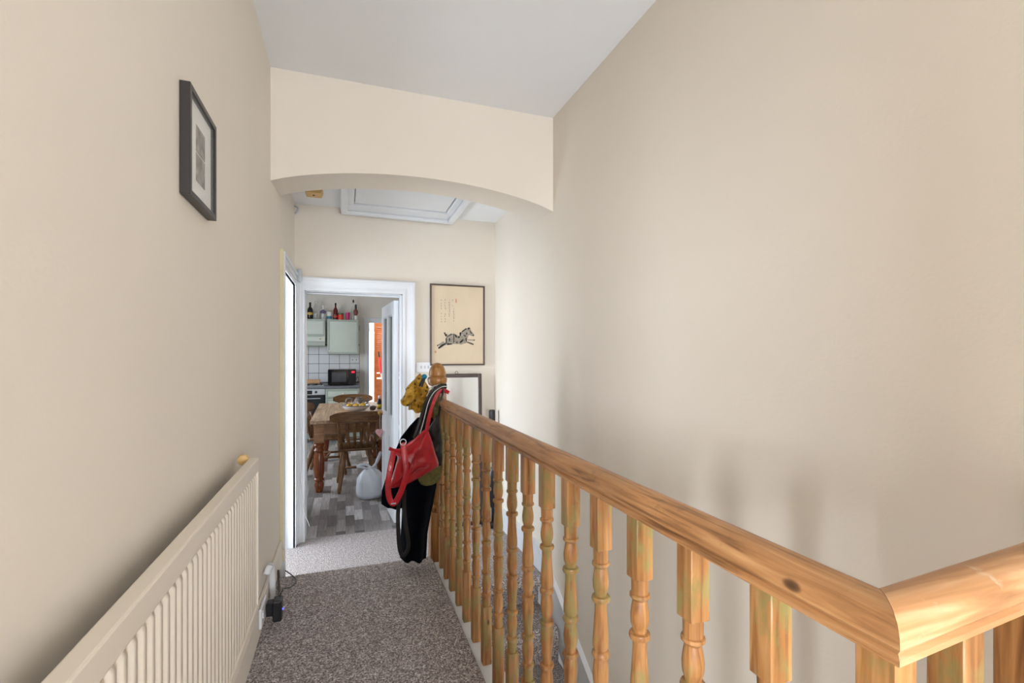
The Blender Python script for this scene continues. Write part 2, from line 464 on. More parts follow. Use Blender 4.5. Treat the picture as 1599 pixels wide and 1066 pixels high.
struct(b.build('ceiling', 'ceiling'), 'white main landing ceiling in front of the arch', 'ceiling')
b = MB().box(XL - .13, XR + .13, YB + .2, YF + .15, ZL, ZL + .08)
struct(b.build('ceiling_lower', 'ceiling'), 'lower white ceiling with loft hatch behind the arch', 'ceiling')
b = MB().box(XL - .13, XR + .13, YBACK - .13, YBACK, ZU - .3, ZC)
struct(b.build('wall_back', 'wall'), 'cream end wall of the landing behind the viewer')
# floors
b = MB().box(XL, XS, YBACK, YE, ZU - .06, ZU, bev=.012, seg=2).box(XS - .03, XR, YBACK, .315, ZU - .06, ZU)
struct(b.build('floor', 'carpet'), 'grey brown carpet of the upper landing', 'carpet')
b = MB().box(XL, XR, YE - .02, 4.085, -.08, 0).box(XL, XS, YE - .06, YE - .02, -.08, ZU - .03)
b.box(XL - .14, XL, 3.23, 3.94, -.08, 0)
struct(b.build('floor_lower', 'carpet'), 'sunlit grey carpet of the lower landing before the kitchen door', 'carpet')
b = MB().box(.5, .60, .34, YE, ZD, ZU - .06)
struct(b.build('wall_under_landing', 'purlin'), 'plastered wall beneath the landing beside the stairs')
b = MB().box(.5, XR, .2, .33, ZD, ZU - .06)
struct(b.build('wall_stairwell', 'purlin'), 'plastered wall beneath the near end of the stairwell')

# staircase going down towards the viewer
stairs = empty('staircase', (.604, 2.97, 0))
tag(stairs, 'carpeted stairs going down behind the balusters', 'stairs')
GO, RI = .325, .203
for k in range(1, 9):
    y1 = 2.97 - GO * (k - 1); z1 = -RI * k
    bb = MB().box(0, XR - .604 - .026, -GO * k, -GO * (k - 1) + .03, z1 - .05, z1, bev=.016, seg=3)
    bb.box(0, XR - .604 - .026, -GO * (k - 1) - .005, -GO * (k - 1) + .02, z1 - .02, z1 + RI - .02)
    bb.build('step', 'carpet', stairs)
MB().box(0, XR - .604 - .026, -.035, .02, -.05, 0.002, bev=.016, seg=3).build('landing_nosing', 'carpet', stairs)
# string board on the right wall, and skirting boards
b = MB()
poly = [(4.03, .005), (4.03, .17), (3.06, .17), (2.92, .15), (2.97 - GO * 8, -RI * 8 + .15), (2.97 - GO * 8, -RI * 8 - .2), (2.9, -.2), (3.0, .0)]
b.prism(poly, 0, XR - .022, XR - .001)
struct(b.build('baseboard_right', 'white'), 'white skirting and sloping string board along the right wall', 'skirting')
b = MB().prism([(4.03, .155), (4.03, .172), (3.06, .172), (2.92, .152), (2.97 - GO * 8, -RI * 8 + .152), (2.97 - GO * 8, -RI * 8 + .135), (2.92, .135), (3.06, .155)], 0, XR - .03, XR - .001)
struct(b.build('trim_3', 'white'), 'moulded top edge of the white stair string', 'trim')
b = MB().box(XL + .001, XL + .018, -.97, 3.13, ZU, ZU + .13, bev=.004)
struct(b.build('baseboard_left', 'wall'), 'cream painted skirting board under the radiator', 'skirting')
b = MB().box(.56, XR - .03, YF - .018, YF - .001, 0, .16, bev=.004)
struct(b.build('baseboard_far', 'white'), 'white skirting board behind the leaning mirror', 'skirting')

# kitchen door trim
def door_trim(bb, x0, x1, i0, i1, y, z_out, z_in):
    """mitred stepped moulding round an opening: outer edges x0, x1, z_out, inner edges i0, i1, z_in"""
    for f0, f1, d in ((0, 1, .014), (.06, .62, .021), (.09, .30, .030), (.80, 1, .020)):
        L = lambda a, c, f: a + (c - a) * f
        xa, xb, za = L(x0, i0, f0), L(x0, i0, f1), L(z_out, z_in, f0)
        zb_ = L(z_out, z_in, f1); xc, xd = L(x1, i1, f0), L(x1, i1, f1)
        bb.prism([(xa, 0), (xb, 0), (xb, zb_), (xa, za)], 1, y - d, y - .0005)
        bb.prism([(xc, 0), (xd, 0), (xd, zb_), (xc, za)], 1, y - d, y - .0005)
        bb.prism([(xa, za), (xc, za), (xd, zb_), (xb, zb_)], 1, y - d, y - .0005)
b = MB()
door_trim(b, XL + .022, .555, OX0 + .016, OX1 - .012, YF, 2.066, OZ - .016)
b.box(OX0 - .002, OX0 + .022, YF - .002, YF + .15, 0, OZ); b.box(OX1 - .022, OX1 + .002, YF - .002, YF + .15, 0, OZ)
b.box(OX0, OX1, YF - .002, YF + .15, OZ - .022, OZ + .002)
b.box(OX0 + .02, OX1 - .02, YF + .10, YF + .135, OZ - .03, OZ - .02)
struct(b.build('trim_1', 'white'), 'white moulded architrave around the kitchen doorway', 'architrave')
# left doorway trim: same moulding turned onto the left wall
b = MB()
door_trim(b, 3.15, 4.012, 3.245, 3.925, 0, 2.09, 1.985)
bmesh.ops.transform(b.bm, matrix=Matrix(((0, -1, 0, XL), (1, 0, 0, 0), (0, 0, 1, 0), (0, 0, 0, 1))), verts=b.bm.verts)
bmesh.ops.recalc_face_normals(b.bm, faces=b.bm.faces)
b.box(XL - .13, XL + .002, 3.228, 3.25, 0, 2.0); b.box(XL - .13, XL + .002, 3.92, 3.942, 0, 2.0); b.box(XL - .13, XL + .002, 3.23, 3.94, 1.978, 2.002)
b.box(XL - .085, XL - .045, 3.914, 3.922, 0, 1.98)
trim2 = struct(b.build('trim_2', 'white'), 'white moulded architrave around the bright side doorway', 'architrave')
MB().box(XL + .0005, XL + .022, 3.146, 3.1495, ZU, 2.09).build('cream_edge', 'cream_edge', trim2)
MB().box(XL + .0005, XL + .026, 3.135, 3.1455, ZU, ZU + .07).build('plinth_block', 'cream_edge', trim2)
# side room shell
b = MB()
b.box(-2.0, -1.9, 2.5, 5.0, 0, 2.5).box(-2.0, XL - .13, 4.9, 5.0, 0, 2.5).box(-2.0, XL - .13, 2.4, 2.5, 0, 2.5).box(-2.0, XL - .13, 2.4, 5.0, 2.5, 2.6).box(-2.0, XL - .13, 2.4, 5.0, -.1, 0)
struct(b.build('wall_side_room', 'ceiling'), 'white walls of the bright room behind the side doorway')
# front room shell behind the camera
b = MB()
b.box(-3.2, -3.1, -5.0, .2, 0, 2.97).box(-3.2, XL - .13, .1, .2, 0, 2.97).box(-3.2, XL - .13, -5.0, -4.9, 0, 2.97).box(-3.2, XL - .13, -5.0, .2, 2.97, 3.05).box(-3.2, XL - .13, -5.0, .2, ZU - .1, ZU)
struct(b.build('wall_front_room', 'wall'), 'cream walls of the front room behind the viewer')

# ------------------------------------------------------------------ loft hatch, alarm things
h = empty('loft_hatch', (.42, 3.61, ZL))
tag(h, 'white framed loft hatch in the lower ceiling behind the arch', 'hatch', kind='structure')
HX, HY = .455, .40
for x0, x1, y0, y1 in ((-HX, HX, HY - .20, HY), (-HX, HX, -HY, -HY + .10), (-HX, -HX + .1, -HY + .10, HY - .20), (HX - .1, HX, -HY + .10, HY - .20)):
    bb = MB().box(x0, x1, y0, y1, -.035, -.0005, bev=.006)
    bb.build('frame_rail', 'white', h)
bb = MB()
for x0, x1, y0, y1 in ((-HX + .005, HX - .005, HY - .055, HY - .005), (-HX + .005, HX - .005, -HY + .005, -HY + .055), (-HX + .005, -HX + .055, -HY + .055, HY - .055), (HX - .055, HX - .005, -HY + .055, HY - .055)):
    bb.box(x0, x1, y0, y1, -.062, -.034, bev=.007, seg=2)
bb.build('moulding', 'white', h)
MB().box(-HX + .106, HX - .106, -HY + .106, HY - .206, -.020, -.001, bev=.002).build('panel', 'white', h)
MB().box(-HX + .1, HX - .1, -HY + .1, HY - .2, -.006, -.0008).build('shadow_gap', 'plastic_black', h)

p = at(490, 301, Z=ZL - .02)
b = MB().prism([(-.062, 0), (.062, 0), (.05, -.036), (-.05, -.036)], 1, -.055, .055)
o = b.build('smoke_alarm', 'plastic_beige'); o.location = (p.x, p.y, ZL - .0005)
tag(o, 'yellowed beige smoke alarm on the lower ceiling left of the hatch', 'smoke alarm')
o2 = MB().lathe([(.008, -.039), (.008, -.034)], 10).build('test_button', 'plastic_black', o)

s = empty('door_sensor', (-.33, YF - .02, 2.07))
tag(s, 'small grey alarm sensor above the kitchen door corner', 'sensor')
MB().box(-.018, .016, -.035, 0, -.055, .05, bev=.012, seg=3).build('case', 'plastic_grey', s, True, 40)
MB().box(-.028, -.018, -.014, .0, -.035, .028, bev=.003).build('bracket', 'dark_frame', s)
o = MB().tube(arc([(XL + .004, 4.0, 2.6), (XL + .03, 3.99, 2.585), (XL + .022, 4.0, 2.56), (XL + .006, 4.01, 2.545)]), .007, 8).build('cable_hook', 'plastic_grey', None, True)
tag(o, 'small metal hook high in the far left corner', 'hook')
o = MB().tube(arc([(-.345, YF - .034, 2.0), (-.338, YF - .036, 1.5), (-.33, YF - .036, 1.0), (-.318, YF - .036, .7), (-.325, YF - .036, .45), (-.30, YF - .036, .25), (-.272, YF - .03, .16), (-.262, YF - .02, .12)]), .0025, 6).build('sensor_wire', 'cable', None, True)
tag(o, 'thin white wire running down the kitchen door frame', 'wire')

# ------------------------------------------------------------------ kitchen shell
KX0, KX1, KY0, KY1, KZ = -2.05, 2.3, YF + .15, 9.5, 2.75
b = MB().box(KX0, KX1, 4.085, KY1, -.08, -.004)
kfloor = struct(b.build('floor_kitchen', 'plank_gap'), 'grey wood plank vinyl floor of the kitchen', 'floor')
PW, PL = .0745, .285
pm = MB().box(.0006, PW - .0006, .0006, PL - .0006, -.005, 0).build('plank', 'plank', kfloor)
first = True; cnt = 0
for i in range(19):
    x = -.74 + i * PW
    off = [0, .5, .22, .72, .36, .86][i % 6] * PL
    for j in range(16):
        y = 4.09 + j * PL - off
        if y < 4.087: 
            if y + PL < 4.2: continue
        if cnt >= 298: break
        if first: q = pm; first = False
        else:
            q = pm.copy(); C.objects.link(q); q.parent = kfloor
        ys = max(y, 4.088); q.location = (x, ys, 0); q.scale = (1, (y + PL - ys) / PL, 1)
        cnt += 1
b = MB().box(KX0 - .1, KX0, KY0, 5.4, -.1, KZ).box(KX0 - .1, KX0, 7.8, KY1, -.1, KZ).box(KX0 - .1, KX0, 5.4, 7.8, -.1, .95).box(KX0 - .1, KX0, 5.4, 7.8, 2.25, KZ)
struct(b.build('wall_kitchen_left', 'kwall'), 'kitchen window wall out of sight on the left')
b = MB().box(KX1, KX1 + .1, KY0, KY1, -.1, KZ)
struct(b.build('wall_kitchen_right', 'kwall'), 'kitchen side wall hidden behind the open door')
b = MB().box(KX0, XL, KY0 - .15, KY0, -.1, KZ).box(XR, KX1, KY0 - .15, KY0, -.1, KZ).box(XL, XR, KY0 - .001, KY0, ZL, KZ)
struct(b.build('wall_kitchen_front', 'kwall'), 'kitchen side of the wall between landing and kitchen')
struct(MB().box(KX0 - .1, KX1 + .1, KY0 - .1, KY1 + .1, KZ, KZ + .08).build('ceiling_kitchen', 'ceiling'), 'white kitchen ceiling above the wall cabinets', 'ceiling')
# back wall with doorway
DX0, DX1, DZ = .42, 1.2, 2.09
b = MB().box(KX0, DX0, KY1, KY1 + .12, -.1, KZ).box(DX1, KX1, KY1, KY1 + .12, -.1, KZ).box(DX0, DX1, KY1, KY1 + .12, DZ, KZ)
kback = struct(b.build('wall_kitchen_back', 'kwall'), 'pale kitchen back wall with white tiles and a doorway')
b = MB()
for x0, x1, z0, z1 in ((DX0 - .085, DX0 + .015, 0, DZ + .08), (DX1 - .015, DX1 + .085, 0, DZ + .08), (DX0 + .015, DX1 - .015, DZ - .015, DZ + .08)):
    b.box(x0, x1, KY1 - .025, KY1 - .001, z0, z1, bev=.006)
    b.box(x0 + .018, x1 - .03, KY1 - .034, KY1 - .02, z0, z1 - .018, bev=.004)
b.box(DX0 - .002, DX0 + .02, KY1, KY1 + .12, 0, DZ)
struct(b.build('trim_4', 'white'), 'bluish white frame of the doorway at the back of the kitchen', 'architrave')
# tiles on the back wall
MB().box(-1.4, .262, KY1 - .006, KY1 - .0005, .93, 1.66).build('grout', 'grout', kback)
TP = .1795
tm = None
for i in range(9):
    for j in range(4):
        x0 = .262 - (i + 1) * TP + .003; z0 = .955 + j * .172
        if tm is None:
            tm = MB().box(0, TP - .006, -.009, 0, 0, .166, bev=.003).build('tile', 'tile', kback); q = tm
        else:
            q = tm.copy(); C.objects.link(q); q.parent = kback
        q.location = (x0, KY1 - .004, z0)
# utility room behind
b = MB().box(-.3, 2.2, 11.6, 11.7, 0, 2.6).box(-.4, -.3, KY1 + .12, 11.7, 0, 2.6).box(2.2, 2.3, KY1 + .12, 11.7, 0, 2.6).box(-.4, 2.3, KY1 + .12, 11.7, 2.6, 2.7).box(-.4, 2.3, KY1, 11.7, -.1, -.004)
struct(b.build('wall_utility', 'ceiling'), 'bright white room seen through the doorway behind the kitchen')

# ------------------------------------------------------------------ balustrade
bal = empty('balustrade', (.545, YE, ZU))
tag(bal, 'stripped pine landing balustrade with turned balusters, handrail and acorn newel', 'balustrade')
BO = Vector(bal.location)
def part(bb, name, mat, smooth=False, angle=40, parent=bal, org=BO):
    bmesh.ops.translate(bb.bm, vec=-org, verts=bb.bm.verts)
    return bb.build(name, mat, parent, smooth, angle)
# white string under the balusters
part(MB().box(.507, .60, .33, YE - .05, ZU - .30, ZU - .022, bev=.004), 'string_board', 'white')
ZR = 1.197                      # top of the handrail
RS = [(-.033, -.030), (-.033, -.022), (-.029, -.018), (-.034, -.010), (-.033, .004), (-.028, .016), (-.017, .024), (0, .027), (.017, .024), (.028, .016), (.033, .004), (.034, -.010), (.029, -.018), (.033, -.022), (.033, -.030)]
YC0, SL = .347, .066           # corner of the rail, slight skew of the return
def rail_section(ring): return [(a, ZR - .027 + c * .86) for a, c in RS]
def rail_piece(fa, fb, name, mat):
    bm = bmesh.new(); sec = rail_section(0)
    A = [bm.verts.new(fa(a, z)) for a, z in sec]; B = [bm.verts.new(fb(a, z)) for a, z in sec]
    n = len(sec)
    for k in range(n): bm.faces.new((A[k], A[(k + 1) % n], B[(k + 1) % n], B[k]))
    bm.faces.new(A[::-1]); bm.faces.new(B)
    bmesh.ops.recalc_face_normals(bm, faces=bm.faces)
    bb = MB(); bb._merge(bm); return part(bb, name, mat, True, 35)
rail_piece(lambda a, z: (.547 + a, YC0 + a, z), lambda a, z: (.547 + a, YE - .05, z), 'handrail', 'rail')
rail_piece(lambda a, z: (.5475 + a, YC0 + a, z), lambda a, z: (XR, YC0 + a + (XR - .547) * SL, z), 'handrail', 'rail_x')
# baluster, origin at its foot
ZT = ZR - .0525                  # underside of the rail
ZB0 = ZU - .022
H = ZT - ZB0
def baluster():
    bb = MB(); hw = .0185
    bb.box(-hw, hw, -hw, hw, H - .128, H, bev=.0015)
    bb.box(-hw, hw, -hw, hw, 0, .235, bev=.0015)
    zt = H - .126; z0 = .233; L = zt - z0
    # (fraction from the top, radius)
    pr = [(0, .0162), (.04, .0158), (.052, .0160), (.055, .0188), (.064, .0192), (.070, .0160), (.076, .0134), (.10, .0158), (.125, .0176), (.15, .0170), (.172, .0134), (.181, .0128),
          (.184, .0190), (.193, .0204), (.202, .0190), (.206, .0134), (.24, .0134), (.30, .0156), (.35, .0178), (.378, .0174), (.390, .0142), (.396, .0185), (.405, .0200), (.414, .0185), (.418, .0136),
          (.44, .0156), (.475, .0178), (.505, .0170), (.535, .0132), (.546, .0128), (.549, .0186), (.558, .0200), (.567, .0186), (.571, .0142), (.59, .0172), (.62, .0178), (.68, .0156), (.735, .0132), (.753, .0130),
          (.757, .0188), (.766, .0202), (.775, .0188), (.779, .0132), (.81, .0162), (.845, .0176), (.88, .0158), (.905, .0132), (.911, .0184), (.919, .0190), (.928, .0184), (.934, .0156), (1, .0158)]
    bb.lathe([(r * 1.04, zt - f * L) for f, r in reversed(pr)], 16)
    return bb.build('baluster', 'pine', bal, True, 38)
bp = baluster()
ys = [.492, .644, .795, .945, 1.097, 1.249, 1.399, 1.549, 1.706, 1.867, 2.030, 2.196, 2.351, 2.508, 2.653, 2.795]
for k, y in enumerate(ys):
    q = bp if k == 0 else bp.copy()
    if k: C.objects.link(q); q.parent = bal
    q.location = Vector((.545, y, ZB0)) - BO
    q.rotation_euler = (0, 0, R([0, 90, 180, 270][k % 4]))
for k, x in enumerate((.669, .82, .97, 1.12)):
    q = bp.copy(); C.objects.link(q); q.parent = bal
    q.location = Vector((x, YC0 - .005 + (x - .547) * SL, ZB0)) - BO
bb = MB(); hw = .0225
bb.box(.530, .562, .326, .369, ZB0, ZT + .002, bev=.002)
part(bb, 'corner_post', 'pine')
part(MB().box(.60, XR, .335, .385, ZU - .30, ZU - .022, bev=.004), 'string_board', 'white')
# newel
nx, ny = .54, YE
nw = empty('newel_post', Vector((nx, ny, ZU - .05)) - BO); nw.parent = bal
def npart(bb, name, mat='newel'): return bb.build(name, mat, nw, True, 38)
npart(MB().box(-.05, .05, -.05, .05, 0, .33, bev=.016, seg=3), 'lower_block')
npart(MB().lathe([(.048, .325), (.056, .335), (.058, .35), (.05, .362), (.043, .37), (.05, .40), (.056, .43), (.055, .47), (.047, .51), (.044, .525), (.053, .532), (.058, .545), (.055, .56), (.046, .57), (.040, .60), (.038, .66), (.045, .70), (.05, .715), (.05, .73)], 24), 'turned_shaft')
npart(MB().box(-.048, .048, -.048, .048, .725, 1.055, bev=.004), 'upper_block')
zb = 1.055
npart(MB().lathe([(.050, zb), (.052, zb + .008), (.046, zb + .016), (.036, zb + .022), (.034, zb + .036), (.042, zb + .042)], 24), 'acorn_collar', 'dark_frame')  # turned wood neck; its shade is put in as a dark colour
npart(MB().lathe([(.040, zb + .040), (.054, zb + .050), (.060, zb + .068), (.061, zb + .084), (.058, zb + .092), (.052, zb + .096), (.0475, zb + .099), (.0515, zb + .103), (.053, zb + .111), (.051, zb + .13), (.045, zb + .15), (.034, zb + .168), (.018, zb + .180), (.004, zb + .183)], 28), 'acorn_finial')

# ------------------------------------------------------------------ radiator
rad = empty('radiator', (-.30, 1.10, .54))
tag(rad, 'long cream ribbed panel radiator on the left wall', 'radiator')
RO = Vector(rad.location)
RY0, RY1, RZ0, RZ1 = .25, 1.885, .54, 1.09
def rpart(bb, name, mat='radiator', smooth=False, angle=40): return part(bb, name, mat, smooth, angle, rad, RO)
# corrugated front
bm = bmesh.new(); cols = []
pitch = .0345; nrib = int((RY1 - RY0 - .03) / pitch); y = RY0 + .015
prof = [(0, 0), (.22, 0), (.36, 1), (.86, 1), (1.0, 0)]
for k in range(nrib):
    for fr, d in prof[:-1]:
        yy = y + (k + fr) * pitch; x = -.297 + d * .0075
        cols.append([bm.verts.new((-.297, yy, RZ0 + .035)), bm.verts.new((x, yy, RZ0 + .05)), bm.verts.new((x, yy, RZ1 - .06)), bm.verts.new((-.297, yy, RZ1 - .045))])
for a, c in zip(cols, cols[1:]):
    for k in range(3): bm.faces.new((a[k], c[k], c[k + 1], a[k + 1]))
bmesh.ops.recalc_face_normals(bm, faces=bm.faces)
bb = MB(); bb._merge(bm)
rpart(bb, 'ribbed_panel', smooth=True, angle=50)
rpart(MB().box(-.312, -.2965, RY0, RY1, RZ0, RZ1 - .004, bev=.003), 'panel_body')
rpart(MB().box(-.319, -.288, RY0, RY1, RZ1 - .048, RZ1, bev=.004, seg=2), 'top_cover')
rpart(MB().box(-.312, -.2895, RY0, RY1, RZ0, RZ0 + .034, bev=.005, seg=2), 'bottom_rail')
rpart(MB().box(-.314, -.289, RY1 - .006, RY1 + .003, RZ0 + .01, RZ1 - .01, bev=.002), 'end_cap')
for yb in (.5, 1.6): rpart(MB().box(XL + .001, -.310, yb, yb + .04, .62, 1.0), 'wall_bracket')
valve = rpart(MB().lathe([(.006, 0), (.017, .004), (.019, .02), (.015, .032), (.006, .036)], 14, mat=Matrix.Rotation(R(-90), 4, 'X'), loc=(-.338, RY1 - .01, RZ1 - .006)), 'bleed_valve', 'plastic_beige', True)
rpart(MB().tube(arc([(-.318, .90, RZ0 + .03), (-.32, .91, RZ0 - .02), (-.32, .91, RZ0 - .1), (-.32, .91, ZU + .002)]), .009, 10), 'supply_pipe', 'radiator', True)

# socket, adapter and cables by the skirting
s = empty('wall_socket', (XL + .019, 2.36, ZU + .095))
tag(s, 'white double socket low on the skirting past the radiator', 'socket')
MB().box(0, .012, -.073, .073, -.043, .043, bev=.004).build('face_plate', 'plastic_white', s)
MB().box(.012, .016, -.05, -.03, -.005, .02).build('rocker_switch', 'plastic_white', s)
a = empty('power_adapter', (XL + .035, 2.40, ZU + .085))
tag(a, 'black plug-in power adapter with a blue light in the low socket', 'adapter')
MB().box(0, .028, -.02, .028, -.03, .03, bev=.004).build('plug', 'plastic_black', a)
MB().box(.026, .065, -.030, .034, -.055, .04, bev=.008, seg=2).build('case', 'plastic_black', a)
MB().sphere((.066, -.002, -.01), .004).build('indicator_light', 'blue_led', a)
MB().tube(arc([(.05, .02, .04), (.06, .06, .05), (.05, .14, .02), (.07, .30, -.05), (.085, .42, -.075), (.06, .50, -.078), (.02, .52, -.05)]), .0032, 6).build('cord', 'plastic_black', a, True)
o = MB().tube(arc([(XL + .03, 2.46, ZU + .07), (XL + .055, 2.56, ZU + .03), (XL + .05, 2.72, ZU + .008), (XL + .03, 2.86, ZU + .012), (XL + .022, 2.9, ZU + .05)]), .006, 6).build('phone_cable', 'dark_frame', None, True)
tag(o, 'thick dark cable lying along the left skirting', 'cable')
o = MB().tube(arc([(XL + .0185, 2.50, ZU + .20), (XL + .03, 2.53, ZU + .225), (XL + .034, 2.57, ZU + .19), (XL + .034, 2.585, ZU + .10), (XL + .034, 2.585, ZU + .002)]), .0145, 10).build('pipe_elbow', 'plastic_white', None, True)
tag(o, 'pale curved pipe by the skirting beyond the radiator', 'pipe')

# ------------------------------------------------------------------ left wall picture
pf = empty('picture_frame', (XL, 1.44, 1.835))
tag(pf, 'black box frame with two small photos on the left wall', 'picture')
fy0, fy1, fz, fd, ft = -.122, .122, .268, .0235, .014
for y0, y1, z0, z1 in ((fy0, fy0 + ft, 0, fz), (fy1 - ft, fy1, 0, fz), (fy0 + ft, fy1 - ft, 0, ft), (fy0 + ft, fy1 - ft, fz - ft, fz)):
    MB().box(.001, fd, y0, y1, z0, z1, bev=.001).build('frame_bar', 'black_frame', pf)
MB().box(.002, .012, fy0 + ft, fy1 - ft, ft, fz - ft).build('mount', 'mount', pf)
MB().box(.0115, .013, -.034, .046, .137, .205).build('photo', 'photo', pf)
MB().box(.0115, .013, -.034, .046, .062, .133).build('photo', 'photo', pf)
gl = MB().box(.017, .0185, fy0 + ft, fy1 - ft, ft, fz - ft).build('glass_pane', 'glass', pf)

# ------------------------------------------------------------------ horse scroll on the far wall
hp = empty('horse_print', (.919, YF, 1.365))
tag(hp, 'brush painting of a galloping horse in a thin dark frame', 'picture')
pw, ph, t = .24, .695, .013
for x0, x1, z0, z1 in ((-pw, -pw + t, 0, ph), (pw - t, pw, 0, ph), (-pw + t, pw - t, 0, t), (-pw + t, pw - t, ph - t, ph)):
    MB().box(x0, x1, -.022, -.001, z0, z1, bev=.0015).build('frame_bar', 'dark_frame', hp)
MB().box(-pw + t, pw - t, -.012, -.002, t, ph - t).build('paper', 'paper', hp)
HO = Vector(hp.location)
def hz(pts, ox=665, oy=480, s=13.32):
    out = []
    for x, y in pts:
        w = at(ox + x / s, oy + y / s, Y=YF - .013) - HO
        out.append((w.x, w.z))
    return out
def ink(polys, name, mat, y=-.0125, th=.0008):
    bb = MB()
    for k, p in enumerate(polys): bb.prism([(x, z) for x, z in hz(p)], 1, y - th - k * .00002, y + .0002)
    return bb.build(name, mat, hp)
ink([[(410, 640), (450, 580), (540, 545), (620, 560), (690, 600), (740, 520), (800, 480), (870, 430), (920, 450), (1010, 570), (985, 600), (900, 570), (880, 600), (850, 700), (760, 720), (660, 760), (560, 760), (440, 770), (412, 740)],
     [(420, 720), (470, 770), (360, 790), (280, 855), (255, 830), (330, 760)], [(410, 740), (360, 700), (240, 780), (232, 805), (330, 770)],
     [(700, 720), (850, 690), (990, 750), (985, 775), (860, 730), (740, 770), (680, 760)], [(860, 660), (1000, 665), (1025, 672), (1000, 690), (880, 685)]], 'horse_wash', 'ink_grey')
ink([[(412, 640), (432, 630), (435, 750), (412, 740)], [(440, 600), (520, 545), (560, 548), (500, 580), (445, 610)], [(372, 520), (400, 515), (415, 560), (445, 545), (435, 590), (420, 610), (395, 575)],
     [(575, 540), (588, 540), (588, 720), (572, 740)], [(600, 550), (640, 580), (650, 620), (630, 625), (605, 600)], [(660, 600), (700, 600), (708, 630), (670, 635)], [(700, 520), (735, 510), (730, 580), (705, 600)],
     [(745, 495), (830, 430), (860, 440), (790, 490), (750, 515)], [(862, 425), (905, 412), (930, 450), (905, 445), (880, 460)], [(835, 530), (860, 515), (860, 560), (840, 560)], [(915, 470), (930, 500), (960, 540), (945, 545), (915, 505)], [(780, 560), (835, 590), (830, 610), (785, 585)],
     [(695, 725), (770, 650), (775, 690), (730, 735)], [(430, 745), (540, 745), (550, 765), (450, 782)], [(620, 730), (665, 700), (650, 745)], [(330, 770), (420, 735), (410, 765), (290, 850), (260, 860), (255, 835)], [(232, 780), (250, 770), (255, 800), (235, 808)],
     [(860, 715), (985, 755), (998, 750), (985, 780), (870, 735)], [(985, 665), (1028, 672), (1000, 692)], [(840, 610), (850, 700), (830, 705), (822, 650)], [(790, 640), (800, 690), (785, 690)], [(480, 640), (510, 640), (500, 700), (480, 690)], [(970, 570), (1008, 572), (985, 600)]], 'horse_lines', 'ink', y=-.0134)
marks = []
random.seed(3)
for x, ys0 in ((167, (165, 185, 200, 218, 255, 272, 290, 307)), (192, (165, 182, 200, 218, 255, 270, 288, 307)), (221, (182, 197, 212, 228, 242, 256, 270)), (243, (165, 200)), (250, tuple(range(225, 305, 13)))):
    for yy in ys0:
        for k in range(3):
            dx, dy = random.uniform(-3, 3), random.uniform(-4, 4); w, hh = random.choice(((4, 1.3), (1.3, 5), (3, 2)))
            marks.append([(x + dx - w / 2, yy + dy - hh / 2), (x + dx + w / 2, yy + dy - hh / 2), (x + dx + w / 2, yy + dy + hh / 2), (x + dx - w / 2, yy + dy + hh / 2)])
bb = MB()
for p in marks: bb.prism(hz(p, 650, 430, 4.267), 1, -.0132, -.0122)
tag(bb.build('calligraphy', 'ink', hp), kind='stuff')
bb = MB(); bb.prism(hz([(261, 155), (270, 155), (270, 182), (261, 182)], 650, 430, 4.267), 1, -.0132, -.0122); bb.build('seal_stamp', 'seal', hp); bb = MB(); bb.prism(hz([(122, 502), (134, 502), (134, 516), (122, 516)], 650, 430, 4.267), 1, -.0132, -.0122)
bb.build('seal_stamp', 'seal', hp)

# ------------------------------------------------------------------ leaning mirror
mr = empty('leaning_mirror', (.935, YF - .085, 0.002)); mr.rotation_euler = (R(-2.6), 0, 0)
tag(mr, 'tall dark framed mirror leaning on the end wall behind the handrail', 'mirror')
mw, mh, mt = .19, 1.292, .032
for x0, x1, z0, z1 in ((-mw, -mw + mt, 0, mh), (mw - mt, mw, 0, mh), (-mw + mt, mw - mt, 0, mt), (-mw + mt, mw - mt, mh - mt, mh)):
    MB().box(x0, x1, -.013, .013, z0, z1, bev=.004).build('frame_bar', 'dark_frame', mr)
MB().box(-mw + mt - .004, mw - mt + .004, -.006, .006, mt - .004, mh - mt + .004).build('mirror_glass', 'mirror', mr)
pts = [(.012 * math.cos(t * math.pi / 6) - .03, 0, mh + .010 + .012 * math.sin(t * math.pi / 6)) for t in range(12)]
MB().tube(pts, .002, 6, closed=True).build('hanging_ring', 'dark_frame', mr, True)

# light switch
p = at(663, 573, Y=YF)
sw = empty('light_switch', (p.x, YF, p.z)); tag(sw, 'white double light switch on the end wall behind the acorn', 'switch')
MB().box(-.073, .073, -.010, -.0005, -.043, .043, bev=.004).build('face_plate', 'plastic_white', sw)
for x in (-.03, .0, .03): MB().box(x - .006, x + .006, -.014, -.010, -.012, .012, bev=.001).build('rocker', 'plastic_grey', sw)

# stick vacuum beside the mirror
vc = empty('stick_vacuum', (1.185, 3.86, 0)); tag(vc, 'black stick vacuum cleaner standing in the corner beside the mirror', 'vacuum cleaner')
MB().box(-.10, .035, -.06, .03, 0.001, .05, bev=.015, seg=3).build('floor_head', 'plastic_black', vc, True, 40)
MB().tube([(0, -.01, .04), (.004, .02, .3)], .013, 10).build('lower_tube', 'plastic_black', vc, True)
MB().lathe([(.02, .16), (.034, .20), (.036, .40), (.03, .46), (.014, .50)], 14, loc=(.002, .01, 0)).build('dust_body', 'plastic_black', vc, True, 40)
MB().tube([(.004, .01, .48), (.012, .05, .92)], .009, 10).build('upper_tube', 'plastic_black', vc, True)
MB().box(-.018, .034, .035, .065, .87, .985, bev=.01, seg=2).build('handle', 'plastic_black', vc, True, 40)

# ------------------------------------------------------------------ things hung on the newel
def ol(pts, y): return [(at(u, v, Y=y).x, at(u, v, Y=y).z) for u, v in pts]
